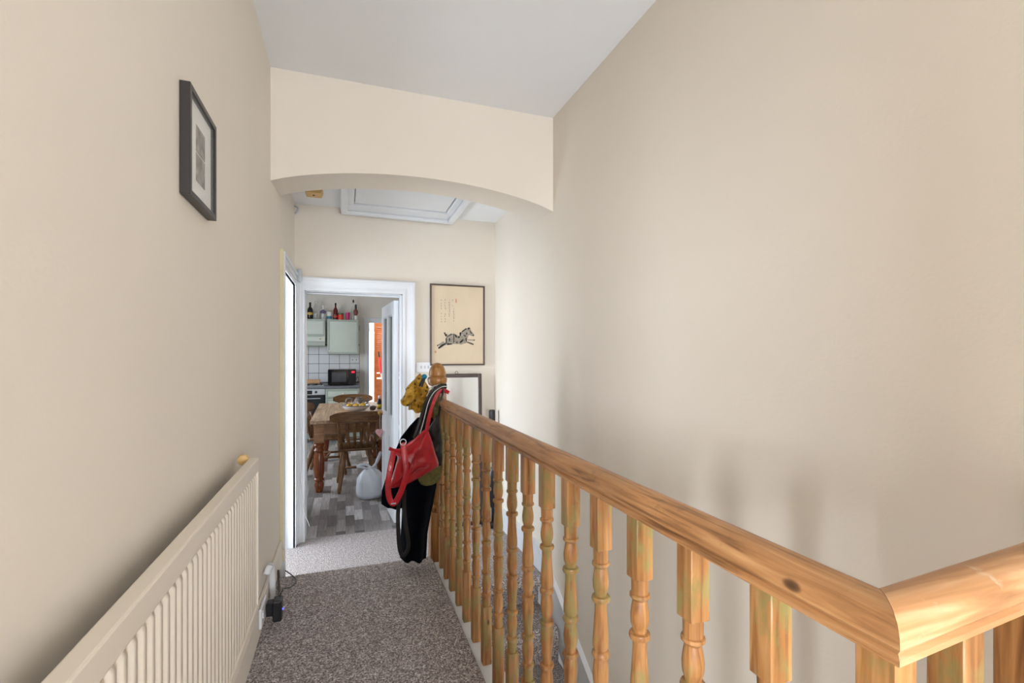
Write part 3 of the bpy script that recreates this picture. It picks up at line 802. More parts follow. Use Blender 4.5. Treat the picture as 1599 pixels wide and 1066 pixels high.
# navy coat
coat = empty('hanging_coat', at(648, 872, Y=2.77)); tag(coat, 'long dark navy coat hanging from the newel behind the red bag', 'coat')
CO = Vector(coat.location)
def drape(rows, y, depth, nfold, amp, seed, name, mat, parent, org, th=.05, nseg=36):
    """rows: (v, u_left, u_right); a closed hanging cloth body with vertical folds, full depth"""
    bm = bmesh.new(); rings = []
    vs = []
    for i in range(len(rows) - 1):
        for k in range(5):
            t = k / 5; vs.append([rows[i][j] * (1 - t) + rows[i + 1][j] * t for j in range(3)])
    vs.append(list(rows[-1]))
    for i, (v, ul, ur) in enumerate(vs):
        a = at(ul, v, Y=y); c = at(ur, v, Y=y); prog = i / len(vs); ring = []
        for k in range(nseg):
            ang = 2 * math.pi * k / nseg
            cx, sy = math.cos(ang), math.sin(ang)
            x = (a.x + c.x) / 2 + (c.x - a.x) / 2 * cx
            f = math.sin(nfold * cx * 2.2 + seed + prog * 1.5) * amp * (.4 + prog) + noise.noise(Vector((x * 14, v * .02, seed))) * amp
            yy = y + sy * th * (.7 + .5 * prog) + f
            ring.append(bm.verts.new((x, yy, (a.z + c.z) / 2 + (c.z - a.z) / 2 * cx)))
        rings.append(ring)
    for A, B in zip(rings, rings[1:]):
        for k in range(nseg): bm.faces.new((A[k], A[(k + 1) % nseg], B[(k + 1) % nseg], B[k]))
    bm.faces.new(rings[0]); bm.faces.new(rings[-1][::-1])
    bmesh.ops.recalc_face_normals(bm, faces=bm.faces)
    bb = MB(); bb._merge(bm)
    return part(bb, name, mat, True, 60, parent, org)
drape([(652, 656, 676), (668, 645, 682), (700, 634, 684), (760, 627, 682), (800, 628, 674), (835, 626, 668), (872, 625, 666)], 2.775, 0, 3.1, .016, 1.0, 'coat_body', 'navy', coat, CO, .042)
drape([(652, 652, 668), (664, 640, 672), (682, 626, 668), (710, 614, 662), (740, 604, 655), (765, 596, 650), (786, 595, 640), (792, 604, 632)], 2.80, 0, 2.2, .010, 3.0, 'coat_sleeve', 'navy2', coat, CO, .03)
part(MB().tube(arc([at(660, 658, Y=2.79), at(668, 640, Y=2.83), at(676, 628, Y=2.862)]), .012, 8), 'hanging_loop', 'navy2', True, 60, coat, CO)
# long black strap loop of a tote bag
tb = empty('tote_strap', at(629, 868, Y=2.70)); tag(tb, 'long thin black strap loop hanging low in front of the coat', 'strap')
TO = Vector(tb.location)
part(MB().ribbon(arc([at(628, 760, Y=2.68), at(622, 795, Y=2.69), at(622, 830, Y=2.69), at(624, 856, Y=2.69), at(628.5, 867, Y=2.69), at(635, 862, Y=2.69), at(638, 848, Y=2.69), at(633, 815, Y=2.69), at(631, 785, Y=2.69), at(632, 765, Y=2.68)]), .022, .003), 'webbing', 'black_leather', True, 60, tb, TO)
# olive shoulder bag
ob = empty('olive_bag', at(675, 757, Y=2.68)); tag(ob, 'olive green woven bag between the red bag and the balusters', 'bag')
OO = Vector(ob.location)
part(MB().crumple(ol([(650, 735), (660, 715), (680, 700), (690, 700), (691, 735), (684, 752), (668, 758), (655, 752)], 2.68), 2.68, .028, .010, 16, 4), 'pouch', 'olive', True, 60, ob, OO)
part(MB().ribbon(arc([at(684, 705, Y=2.685), at(683, 660, Y=2.71), at(682, 632, Y=2.78), at(683, 612, Y=2.868)]), .036, .008), 'strap', 'olive', True, 60, ob, OO)
# black leather bag
kb = empty('black_bag', at(678, 728, Y=2.62)); tag(kb, 'shiny black leather bag hanging close to the balusters', 'bag')
KO = Vector(kb.location)
part(MB().crumple(ol([(677, 655), (684, 648), (688, 672), (691, 700), (691, 722), (684, 727), (672, 724), (664, 705), (664, 682), (669, 668)], 2.62), 2.62, .027, .010, 13, 9), 'pouch', 'black_leather', True, 60, kb, KO)
part(MB().tube(arc([at(684, 655, Y=2.62), at(688, 630, Y=2.72), at(692, 610, Y=2.83), at(690, 604, Y=2.868)]), .007, 8), 'bag_strap', 'black_leather', True, 60, kb, KO)
for k, dy in enumerate((0, 6)):
    part(MB().tube(arc([at(647 + dy, 684 - dy * .4, Y=2.60), at(657 + dy, 656, Y=2.62), at(664 + dy, 632, Y=2.68), at(673 + dy * .7, 614, Y=2.77), at(686, 605 - k * 2, Y=2.845), at(697, 604 - k * 2, Y=2.865)]), .0115, 8, flat=.5), 'shoulder_strap', 'black_leather', True, 60, kb, KO)
part(MB().tube(arc([at(655, 680, Y=2.595), at(662, 655, Y=2.605), at(669, 628, Y=2.67), at(678, 612, Y=2.76), at(690, 604, Y=2.835), at(697, 603, Y=2.85)]), .0022, 6), 'piping', 'cable', True, 60, kb, KO)
part(MB().tube(arc([at(667, 612, Y=2.83), at(671, 606, Y=2.85), at(680, 602, Y=2.86), at(690, 600, Y=2.865), at(698, 602, Y=2.868)]), .0035, 6), 'white_cord', 'cable', True, 60, kb, KO)
# red handbag
YR = 2.53
rb = empty('red_handbag', at(648, 762, Y=YR)); tag(rb, 'red leather handbag hanging from the newel by its strap', 'handbag')
RB = Vector(rb.location)
body = ol([(609, 701), (618, 703), (628, 699), (640, 690), (652, 681), (663, 672), (668, 671), (673, 683), (679, 703), (685, 725), (676, 733), (664, 741), (650, 748), (634, 756), (618, 761), (608, 760), (612, 745), (618, 725), (620, 712)], YR)
part(MB().puff(body, YR, .055, .035, rings=16, centre=ol([(645, 722)], YR)[0], wob=.017, wscale=17, seed=2, sub=5), 'bag_body', 'red', True, 60, rb, RB)
# top flap lip, seam and base edge
part(MB().ribbon(arc([at(608, 700, Y=YR - .005), at(616, 703, Y=YR - .03), at(627, 702, Y=YR - .045), at(640, 693, Y=YR - .05), at(652, 684, Y=YR - .045), at(664, 673, Y=YR - .02)]), .018, .006), 'top_edge', 'red', True, 60, rb, RB)
part(MB().tube(arc([at(663, 676, Y=YR - .03), at(654, 700, Y=YR - .057), at(644, 722, Y=YR - .064), at(630, 742, Y=YR - .056), at(616, 757, Y=YR - .03)]), .0028, 6), 'seam', 'red_dark', True, 60, rb, RB)
part(MB().tube(arc([at(684, 724, Y=YR - .012), at(668, 728, Y=YR - .042), at(652, 733, Y=YR - .058), at(632, 749, Y=YR - .046)]), .0028, 6), 'seam', 'red_dark', True, 60, rb, RB)
# hanging strap up to the newel
part(MB().ribbon(arc([at(665, 678, Y=YR - .02), at(668, 662, Y=2.56), at(672, 644, Y=2.62), at(678, 625, Y=2.71), at(685, 613, Y=2.79), at(693, 609, Y=2.845), at(701, 613, Y=2.865)]), .021, .004), 'hanging_strap', 'red', True, 60, rb, RB)
# dangling long strap
part(MB().ribbon(arc([at(615, 704, Y=YR - .03), at(610, 728, Y=YR - .06), at(606, 756, Y=YR - .062), at(608, 777, Y=YR - .06), at(614, 786, Y=YR - .06), at(621, 778, Y=YR - .064), at(629, 760, Y=YR - .07), at(634, 738, Y=YR - .076), at(632, 712, Y=YR - .072), at(629, 691, Y=YR - .056)]), .029, .004), 'long_strap', 'red', True, 60, rb, RB)
pc = at(629.5, 690, Y=YR - .062)
part(MB().tube([(pc.x + .015 * math.cos(t * math.pi / 8), pc.y, pc.z + .015 * math.sin(t * math.pi / 8)) for t in range(16)], .0024, 6, closed=True), 'buckle_ring', 'steel', True, 60, rb, RB)
pc = at(614, 786, Y=YR - .068)
part(MB().box(pc.x - .012, pc.x + .014, pc.y - .004, pc.y + .004, pc.z - .003, pc.z + .003, bev=.001), 'strap_slider', 'steel', False, 40, rb, RB)
# mustard scarf bundle
sc = empty('mustard_scarf', at(645, 645, Y=2.84)); tag(sc, 'crumpled mustard patterned cloth tucked beside the newel top', 'scarf')
SO = Vector(sc.location)
part(MB().crumple(ol([(654, 586), (663, 592), (667, 602), (666, 622), (660, 634), (650, 634), (641, 628), (633, 634), (629, 628), (630, 618), (636, 606), (645, 597)], 2.83), 2.83, .04, .042, 19, 6), 'upper_fold', 'mustard', True, 28, sc, SO)
part(MB().crumple(ol([(640, 628), (652, 624), (660, 632), (658, 640), (651, 646), (644, 640), (637, 638)], 2.81), 2.81, .03, .034, 24, 16), 'lower_fold', 'mustard', True, 28, sc, SO)
part(MB().crumple(ol([(640, 600), (648, 598), (648, 616), (642, 630), (632, 635), (628, 626)], 2.78), 2.78, .022, .03, 24, 26), 'side_fold', 'mustard', True, 28, sc, SO)
# black neck with teal cap
um = empty('capped_bottle', at(659, 600, Y=2.76)); tag(um, 'teal round cap on a black neck poking out of the mustard cloth', 'bottle')
UO = Vector(um.location); pc = at(662.5, 588, Y=2.76)
part(MB().sphere(pc, .0165, 1, 1, .95), 'cap', 'teal', True, 60, um, UO)
part(MB().tube([at(662, 590, Y=2.76), at(657, 603, Y=2.765)], [.010, .012], 10), 'neck', 'plastic_black', True, 50, um, UO)

# ------------------------------------------------------------------ kitchen door (open)
DH = Vector((OX1 - .024, YF + .15, 0))
ang = math.atan2(.72, -.052)
kd = empty('door_1', DH, ang)
struct(kd, 'white half glazed kitchen door standing open into the kitchen', 'door')
# local x runs from hinge to free edge, local +y faces the landing side (-X of the world)
DL, DT, DHH = .715, .04, 1.925
def dbox(x0, x1, z0, z1, name, mat='white', y0=0, y1=DT, bev=.002, parent=kd): return MB().box(x0, x1, y0, y1, z0, z1, bev=bev).build(name, mat, parent)
dbox(0, .10, .01, DHH, 'hinge_stile'); dbox(DL - .10, DL, .01, DHH, 'lock_stile')
dbox(.10, DL - .10, .01, .22, 'bottom_rail'); dbox(.10, DL - .10, .72, .90, 'lock_rail'); dbox(.10, DL - .10, DHH - .11, DHH, 'top_rail')
dbox(DL / 2 - .05, DL / 2 + .05, .22, .72, 'mullion'); dbox(DL / 2 - .05, DL / 2 + .05, .90, DHH - .11, 'mullion')
for x0, x1 in ((.10, DL / 2 - .05), (DL / 2 + .05, DL - .10)):
    dbox(x0, x1, .22, .72, 'panel', 'white', .012, .028)
    dbox(x0 + .012, x1 - .012, .90, DHH - .11, 'glass_pane', 'dark_glass', .016, .022, 0)
    bb = MB()
    for xa, xb, za, zb2 in ((x0, x0 + .013, .90, DHH - .11), (x1 - .013, x1, .90, DHH - .11), (x0, x1, .90, .913), (x0, x1, DHH - .123, DHH - .11)):
        bb.box(xa, xb, .004, DT - .004, za, zb2, bev=.003)
    bb.build('glazing_bead', 'white', kd)
KP = [(.022, 0), (.022, .004), (.008, .007), (.008, .02), (.018, .025), (.022, .034), (.018, .043), (.005, .047)]
MB().lathe(KP, 16, mat=Matrix.Rotation(R(-90), 4, 'X'), loc=(DL - .04, DT, .885)).build('knob', 'brass', kd, True, 40)
MB().lathe(KP, 16, mat=Matrix.Rotation(R(90), 4, 'X'), loc=(DL - .04, 0, .885)).build('knob', 'brass', kd, True, 40)
MB().box(DL - .001, DL + .002, .008, .032, .84, .93).build('latch_plate', 'brass', kd)
# pink heart on the door knob
wd = Matrix.Translation(DH) @ Matrix.Rotation(ang, 4, 'Z') @ Vector((DL - .04, DT + .022, .69))
hh = empty('hanging_heart', wd, R(20)); tag(hh, 'pink glazed heart hanging from the kitchen door knob', 'ornament')
pts = []
for k in range(24):
    t = 2 * math.pi * k / 24
    pts.append((.0036 * 16 * math.sin(t) ** 3 * .85, .0036 * (13 * math.cos(t) - 5 * math.cos(2 * t) - 2 * math.cos(3 * t) - math.cos(4 * t)) * .9))
MB().puff(pts, 0, .014, .014, rings=5, centre=(0, 0), sub=1).build('heart', 'pink', hh, True)
MB().tube([(0, 0, .02), (-.004, .0, .10), (0, .0, .185)], .0018, 5).build('string', 'cable', hh)

# ------------------------------------------------------------------ kitchen cabinets
CF = 9.2       # front of wall cabinets
def cabinet(name, label, x0, x1, z0, z1, yf, yb, doors, cat='cabinet', frame=.035):
    e = empty(name, ((x0 + x1) / 2, yf, z0)); tag(e, label, cat)
    O = Vector(e.location)
    part(MB().box(x0, x1, yf + .02, yb, z0, z1, bev=.002), 'carcass', 'sage', parent=e, org=O)
    for (a, c, d, f, kx, kz, kind) in doors:
        bb = MB().box(a, c, yf, yf + .019, d, f, bev=.002)
        q = part(bb, kind, 'sage', parent=e, org=O)
        fr = MB()
        for xa, xb, za, zb2 in ((a + .006, a + frame, d + .006, f - .006), (c - frame, c - .006, d + .006, f - .006), (a + frame, c - frame, d + .006, d + frame), (a + frame, c - frame, f - frame, f - .006)):
            fr.box(xa, xb, yf - .008, yf + .001, za, zb2, bev=.003)
        part(fr, 'door_frame', 'sage_dark', parent=q, org=O)
        if kx is not None:
            part(MB().lathe([(.008, 0), (.007, .012), (.015, .02), (.013, .028), (.003, .031)], 12, mat=Matrix.Rotation(R(90), 4, 'X'), loc=(kx, yf - .006, kz)), 'knob', 'plastic_white', True, 40, q, O)
    return e
cabinet('wall_cabinet', 'large sage wall cabinet above the microwave', -.303, .238, 1.47, 2.105, CF, KY1 - .001, [(-.300, .235, 1.473, 2.102, -.262, 1.53, 'door')])
wc2 = cabinet('hood_cabinet', 'sage wall cabinet with pull-out extractor hood above the oven', -.93, -.335, 1.72, 2.105, CF, KY1 - .001, [(-.927, -.338, 1.80, 2.102, None, 0, 'door')])
O = Vector(wc2.location)
part(MB().box(-.93, -.335, CF - .03, CF + .1, 1.70, 1.785, bev=.006), 'hood_front', 'sage', parent=wc2, org=O)
part(MB().prism([(CF - .01, 1.70), (CF + .28, 1.70), (CF + .28, 1.62), (CF + .03, 1.60), (CF - .01, 1.63)], 0, -.925, -.34), 'hood_body', 'sage_dark', parent=wc2, org=O)
part(MB().lathe([(.012, 0), (.012, .012), (.008, .016)], 12, mat=Matrix.Rotation(R(90), 4, 'X'), loc=(-.42, CF - .03, 1.745)), 'knob', 'brass', True, 40, wc2, O)
BF = 8.9
cabinet('drawer_unit', 'sage base unit with drawers under the microwave', -.322, .245, .10, .872, BF, KY1 - .001,
        [(-.319, .242, .70, .86, -.03, .78, 'drawer'), (-.319, .242, .42, .69, -.03, .58, 'drawer'), (-.319, .242, .11, .41, -.03, .30, 'drawer')])
cabinet('base_cabinet', 'sage base cabinet left of the oven', -1.55, -.93, .10, .872, BF, KY1 - .001, [(-1.545, -.935, .11, .86, -1.0, .7, 'door')])
o = MB().box(-1.55, .245, BF + .04, BF + .06, 0, .1).build('plinth', 'sage_dark'); tag(o, 'sage plinth board under the base units', 'plinth')
o = MB().box(-1.55, -.935, BF - .03, KY1 - .011, .874, .912, bev=.006).box(-.934, .258, BF - .03, KY1 - .011, .874, .912, bev=.006).build('worktop', 'worktop'); tag(o, 'grey worktop running along the kitchen back wall', 'worktop')
ov = empty('oven', (-.627, BF, .1)); tag(ov, 'built-in oven with steel control panel and black glass door', 'oven')
O = Vector(ov.location)
part(MB().box(-.925, -.327, BF + .02, KY1 - .05, .11, .87), 'body', 'plastic_black', parent=ov, org=O)
part(MB().box(-.925, -.327, BF - .005, BF + .019, .765, .868, bev=.002), 'control_panel', 'steel', parent=ov, org=O)
part(MB().box(-.925, -.327, BF - .005, BF + .019, .16, .76, bev=.002), 'door', 'oven_glass', parent=ov, org=O)
part(MB().tube([(-.90, BF - .04, .705), (-.40, BF - .04, .705)], .011, 8), 'handle', 'steel', True, 40, ov, O)
part(MB().lathe([(.022, 0), (.02, .02), (.012, .022)], 14, mat=Matrix.Rotation(R(90), 4, 'X'), loc=(-.475, BF - .005, .815)), 'dial', 'plastic_black', True, 40, ov, O)
part(MB().box(-.68, -.535, BF - .008, BF - .004, .78, .845), 'clock_display', 'oven_glass', parent=ov, org=O)
hb = empty('gas_hob', (-.63, 9.15, .9125)); tag(hb, 'black gas hob set into the worktop over the oven', 'hob')
MB().box(-.28, .28, -.22, .22, 0, .012, bev=.003).build('hob_plate', 'steel', hb)
for sx in (-.13, .13):
    for sy in (-.1, .1):
        MB().lathe([(.035, .012), (.035, .024), (.02, .028)], 12, loc=(sx, sy, 0)).build('burner', 'plastic_black', hb)
for sx in (-.13, .13):
    bb = MB()
    for yy in (-.19, -.1, 0, .1, .19): bb.box(sx - .11, sx + .11, yy - .005, yy + .005, .034, .042)
    bb.box(sx - .115, sx - .105, -.19, .19, .012, .042).box(sx + .105, sx + .115, -.19, .19, .012, .042)
    bb.build('pan_support', 'plastic_black', hb)
o = MB().box(-.80, -.415, 9.02, 9.06, .957, 1.03, bev=.004).build('chopping_board', 'board')
o.data.transform(Matrix.Translation((0, 0, 0)))
tag(o, 'wooden board lying on the gas hob', 'board')
mwv = empty('microwave', (-.049, 9.05, .913)); tag(mwv, 'black microwave oven with red clock on the worktop', 'microwave')
MB().box(-.238, .238, .015, .36, .012, .285, bev=.006).build('body', 'plastic_black', mwv)
MB().box(-.236, .115, 0, .016, .014, .283, bev=.003).build('door', 'oven_glass', mwv)
MB().box(-.175, .075, -.003, .001, .065, .235, bev=.002).build('window', 'mw_glass', mwv)
MB().box(.117, .236, 0, .016, .014, .283, bev=.003).build('control_panel', 'plastic_black', mwv)
MB().box(.150, .222, -.002, .001, .210, .265).build('clock_window', 'red_dark', mwv)
for k, x in enumerate((.165, .182, .199)): MB().box(x, x + .012, -.003, -.0015, .228, .250).build('clock_digit', 'red_led', mwv)
for sx in (-.2, .2): MB().lathe([(.014, 0), (.014, .013)], 8, loc=(sx, .1, 0)).build('foot', 'plastic_black', mwv)
o = MB().tube(arc([(.19, 9.3, 1.0), (.225, 9.25, 1.06), (.235, 9.22, 1.0), (.21, 9.2, .93)]), .004, 6).build('microwave_flex', 'plastic_black', None, True); tag(o, 'black flex looping from the microwave to the wall', 'flex')
p = at(554, 561.5, Y=KY1 - .02)
so = empty('kitchen_socket', (p.x, KY1 - .0135, p.z)); tag(so, 'white socket on the tiles above the microwave', 'socket')
MB().box(-.07, .07, -.008, 0, -.04, .04, bev=.003).build('face_plate', 'plastic_white', so)
for sx in (-.04, .03): MB().box(sx - .006, sx + .006, -.011, -.008, -.012, .012).build('rocker_switch', 'dark_frame', so)
p = at(561.5, 512, Y=KY1 - .001)
o = MB().box(p.x - .012, p.x + .012, KY1 - .02, KY1 - .001, p.z - .05, p.z + .05, bev=.004).build('wall_hook', 'plastic_grey'); tag(o, 'small metal catch on the wall right of the large cabinet', 'catch')

# things standing on top of the wall cabinets
ZTOP = 2.1055
def bottle(name, label, cat, u, vt, wpx, mat, prof, parts=(), y=9.33):
    p = at(u, 498, Y=y); top = at(u, vt, Y=y).z; hgt = top - ZTOP; rad_ = wpx * .5 * (p.x * SN + p.y * CS) / 741.46
    e = empty(name, (p.x, y, ZTOP)); tag(e, label, cat, 'things on top of the kitchen wall cabinets')
    MB().lathe([(r * rad_, z * hgt) for r, z in prof], 16).build('body', mat, e, True, 40)
    for nm, m, pr in parts:
        MB().lathe([(r * rad_, z * hgt) for r, z in pr], 16).build(nm, m, e, True, 40)
BOT = [(.9, 0), (1, .03), (1, .52), (.85, .62), (.36, .74), (.33, .9), (.33, .93)]
bottle('liqueur_bottle', 'black bottle with gold label above the oven hood', 'bottle', 484.3, 472, 8.6, 'bottle_black', BOT, (('label', 'label_gold', [(1.02, .26), (1.02, .40)]), ('cap', 'bottle_black', [(.36, .9), (.36, 1), (.2, 1)])))
bottle('glass_bottle', 'tall empty clear bottle above the oven hood', 'bottle', 493.8, 470, 8.6, 'bottle_clear', [(.9, 0), (1, .03), (1, .55), (.8, .68), (.5, .8), (.45, .93), (.52, .95), (.52, 1)], ())
bottle('soap_dispenser', 'small clear pump bottle with purple band beside the tall clear bottle', 'bottle', 504.6, 477, 8.2, 'bottle_clear', [(.95, 0), (1, .03), (1, .6), (.5, .68), (.3, .72)], (('band', 'label_purple', [(1.02, .45), (1.02, .62)]), ('pump', 'plastic_white', [(.28, .7), (.2, .9), (.45, .93), (.45, 1)])))
bottle('jar', 'white jar with teal band at the left end of the large cabinet', 'jar', 514.4, 487, 7.2, 'white_label', [(.95, 0), (1, .05), (1, .85), (.9, 1)], (('band', 'label_teal', [(1.03, .1), (1.03, .45)]),))
bottle('spirit_bottle', 'dark red bottle with black cap on the large cabinet', 'bottle', 524, 473, 7.0, 'bottle_red', BOT, (('label', 'label_red', [(1.02, .15), (1.02, .22)]), ('cap', 'bottle_black', [(.38, .86), (.38, 1), (.2, 1)])))
bottle('food_tin', 'red printed tin with green lid next to the dark red bottle', 'tin', 532, 489, 8.2, 'label_red', [(1, 0), (1, .78)], (('lid', 'green_lid', [(1.02, .78), (1.02, 1), (.9, 1)]),), y=9.3)
bottle('tumbler', 'magenta plastic cup on the large cabinet', 'cup', 543, 488, 6.8, 'magenta', [(.8, 0), (1, 1), (.92, 1), (.72, .1)], ())
bottle('vodka_bottle', 'tall clear bottle with dark cap at the right end of the cabinet', 'bottle', 551.8, 468, 6.4, 'bottle_clear', [(.9, 0), (1, .03), (1, .6), (.4, .72), (.35, .88)], (('cap', 'plastic_black', [(.4, .86), (.4, 1), (.2, 1)]),), y=9.38)
bottle('figure_bottle', 'small figure shaped brown and white bottle with black top', 'bottle', 555.6, 475, 7.2, 'brown_label', [(.6, .28), (.75, .35), (1.05, .45), (.95, .6), (.5, .68), (.4, .72)], (('base', 'white_label', [(.65, 0), (.6, .3)]), ('hat', 'plastic_black', [(.42, .72), (.48, .76), (.42, .98), (.2, 1)])), y=9.29)

# louvre door and red pole in the room behind
lv = empty('louvre_door', (.86, 10.1, 0)); tag(lv, 'orange louvred pine door beyond the back doorway', 'door')
MB().box(-.30, -.245, -.015, .015, 0, 2.12, bev=.003).build('stile', 'louvre', lv); MB().box(.245, .30, -.015, .015, 0, 2.12, bev=.003).build('stile', 'louvre', lv)
for z0, z1 in ((0, .18), (1.0, 1.08), (2.03, 2.12)): MB().box(-.245, .245, -.015, .015, z0, z1, bev=.003).build('rail', 'louvre', lv)
bb = MB(); z = .2
while z < 2.02:
    if not .97 < z < 1.09: bb.box(-.25, .25, -.024, .024, -.003, .003, rot=Matrix.Translation((0, 0, z)) @ Matrix.Rotation(R(58), 4, 'X'))
    z += .044
tag(bb.build('slats', 'louvre', lv), kind='stuff')
pa, pb = at(591, 549, Y=10.0), at(597, 592, Y=10.0)
pole = empty('red_pole', pb); tag(pole, 'slim red and white pole hanging against the louvred door', 'pole')
PO = Vector(pb)
part(MB().tube([pa, pa.lerp(pb, .2)], .016, 8), 'dark_grip', 'plastic_black', True, 40, pole, PO)
part(MB().tube([pa.lerp(pb, .2), pa.lerp(pb, .78)], [.018, .034], 8), 'red_section', 'mop_red', True, 40, pole, PO)
part(MB().tube([pa.lerp(pb, .78), pb], .022, 8), 'white_end', 'plastic_white', True, 40, pole, PO)

# ------------------------------------------------------------------ table
TX0, TX1, TY0, TY1, TZ = -.345, .475, 5.33, 7.25, .77
tb = empty('kitchen_table', ((TX0 + TX1) / 2, (TY0 + TY1) / 2, 0)); tag(tb, 'farmhouse kitchen table with scrubbed plank top and turned legs', 'table')
O = Vector(tb.location)
npk = 5; w = (TX1 - TX0) / npk
for k in range(npk): part(MB().box(TX0 + k * w + .0012, TX0 + (k + 1) * w - .0012, TY0, TY1, TZ - .035, TZ, bev=.004), 'top_plank', 'table', parent=tb, org=O)
lx, ly = (TX0 + .085, TX1 - .085), (TY0 + .12, TY1 - .25)
for y in ly: part(MB().box(lx[0], lx[1], y - .015, y + .015, TZ - .155, TZ - .036, bev=.002), 'apron', 'table_side', parent=tb, org=O)
for x in lx: part(MB().box(x - .015, x + .015, ly[0], ly[1], TZ - .155, TZ - .036, bev=.002), 'apron', 'table_side', parent=tb, org=O)
LEG = [(.036, .002), (.046, .05), (.05, .075), (.044, .1), (.036, .115), (.052, .125), (.052, .14), (.042, .15), (.052, .2), (.056, .26), (.055, .32), (.05, .38), (.04, .42), (.05, .43), (.053, .445), (.045, .458), (.04, .47), (.052, .485), (.052, .5), (.042, .51), (.042, .53)]
lm = None
for x in lx:
    for y in ly:
        lg = empty('leg', Vector((x, y, 0)) - O); lg.parent = tb
        if lm is None:
            s1 = MB().lathe(LEG, 18).build('turned_shaft', 'table_leg', lg, True, 40)
            s2 = MB().box(-.05, .05, -.05, .05, .525, TZ - .036, bev=.003).build('top_block', 'table_side', lg); lm = (s1, s2)
        else:
            for q in lm: c = q.copy(); C.objects.link(c); c.parent = lg

# ------------------------------------------------------------------ chairs: local -Y is the back
def make_chair():
    e = empty('kitchen_chair')
    bm = bmesh.new()
    bb = MB().box(-.205, .205, -.20, .21, .425, .462, bev=.018, seg=3); bb.build('seat', 'chair_x', e, True, 40)
    for sx in (-1, 1):
        for sy in (-1, 1):
            top = Vector((sx * .13, sy * .13, .43)); bot = Vector((sx * .195, -.25 if sy < 0 else .22, .001)); L = []
            rr = []
            for k in range(13):
                t = k / 12; L.append(top.lerp(bot, t)); rr.append([.015, .018, .022, .025, .026, .026, .024, .028, .021, .020, .019, .022, .014][k])
            MB().tube(L, rr, 10).build('leg', 'chair', e, True, 40)
    for sx in (-1, 1): MB().tube([(sx * .163, -.19, .22), (sx * .163, 0, .215), (sx * .163, .175, .22)], [.010, .015, .010], 8).build('stretcher', 'chair_x', e, True)
    MB().tube([(-.163, -.01, .215), (0, -.01, .215), (.163, -.01, .215)], [.010, .015, .010], 8).build('stretcher', 'chair_x', e, True)
    for sx in (-1, 1):
        pts = [(sx * .165, -.175, .455), (sx * .18, -.205, .56), (sx * .195, -.235, .67), (sx * .205, -.262, .76)]
        MB().tube(pts, [.017, .019, .016, .013], 10).build('back_post', 'chair', e, True)
    for k in range(4):
        f = -1 + 2 * (k + 1) / 5
        a0, a1 = Vector((f * .155, -.185, .455)), Vector((f * .195, -.268, .76))
        MB().tube([a0, a0.lerp(a1, .35), a0.lerp(a1, .7), a1], [.013, .017, .017, .012], 8, flat=.5).build('spindle', 'chair', e, True)
    # crest rail, curved in plan with rounded ends
    bm = bmesh.new(); n = 14; rows = []
    for k in range(n + 1):
        f = -1 + 2 * k / n; x = f * .285; y = -.285 + .05 * f * f
        hh = .060 * (1 - abs(f) ** 5 * .6); zc = .795 + .006 * (1 - f * f)
        rows.append([bm.verts.new((x, y - .012, zc - hh)), bm.verts.new((x, y + .012, zc - hh)), bm.verts.new((x, y + .010, zc + hh)), bm.verts.new((x, y - .014, zc + hh))])
    for a, c in zip(rows, rows[1:]):
        for k in range(4): bm.faces.new((a[k], c[k], c[(k + 1) % 4], a[(k + 1) % 4]))
    bm.faces.new(rows[0]); bm.faces.new(rows[-1][::-1]); bmesh.ops.recalc_face_normals(bm, faces=bm.faces)
    bb = MB(); bb._merge(bm); bb.build('crest_rail', 'chair_x', e, True, 45)
    return e
ch = make_chair()
tag(ch, 'spindle back wooden chair nearest the kitchen doorway, back towards the landing', 'chair', 'kitchen table chairs')
ch.location = (.125, 5.55, 0); ch.rotation_euler = (0, 0, R(2))
c2 = copy_tree(ch); c2.location = (-.185, 6.33, 0); c2.rotation_euler = (0, 0, R(-97))
c2['label'] = 'wooden chair pushed in at the left side of the kitchen table'
c3 = copy_tree(ch); c3.location = (.115, 7.36, 0); c3.rotation_euler = (0, 0, R(180))
c3['label'] = 'wooden chair at the far end of the kitchen table'
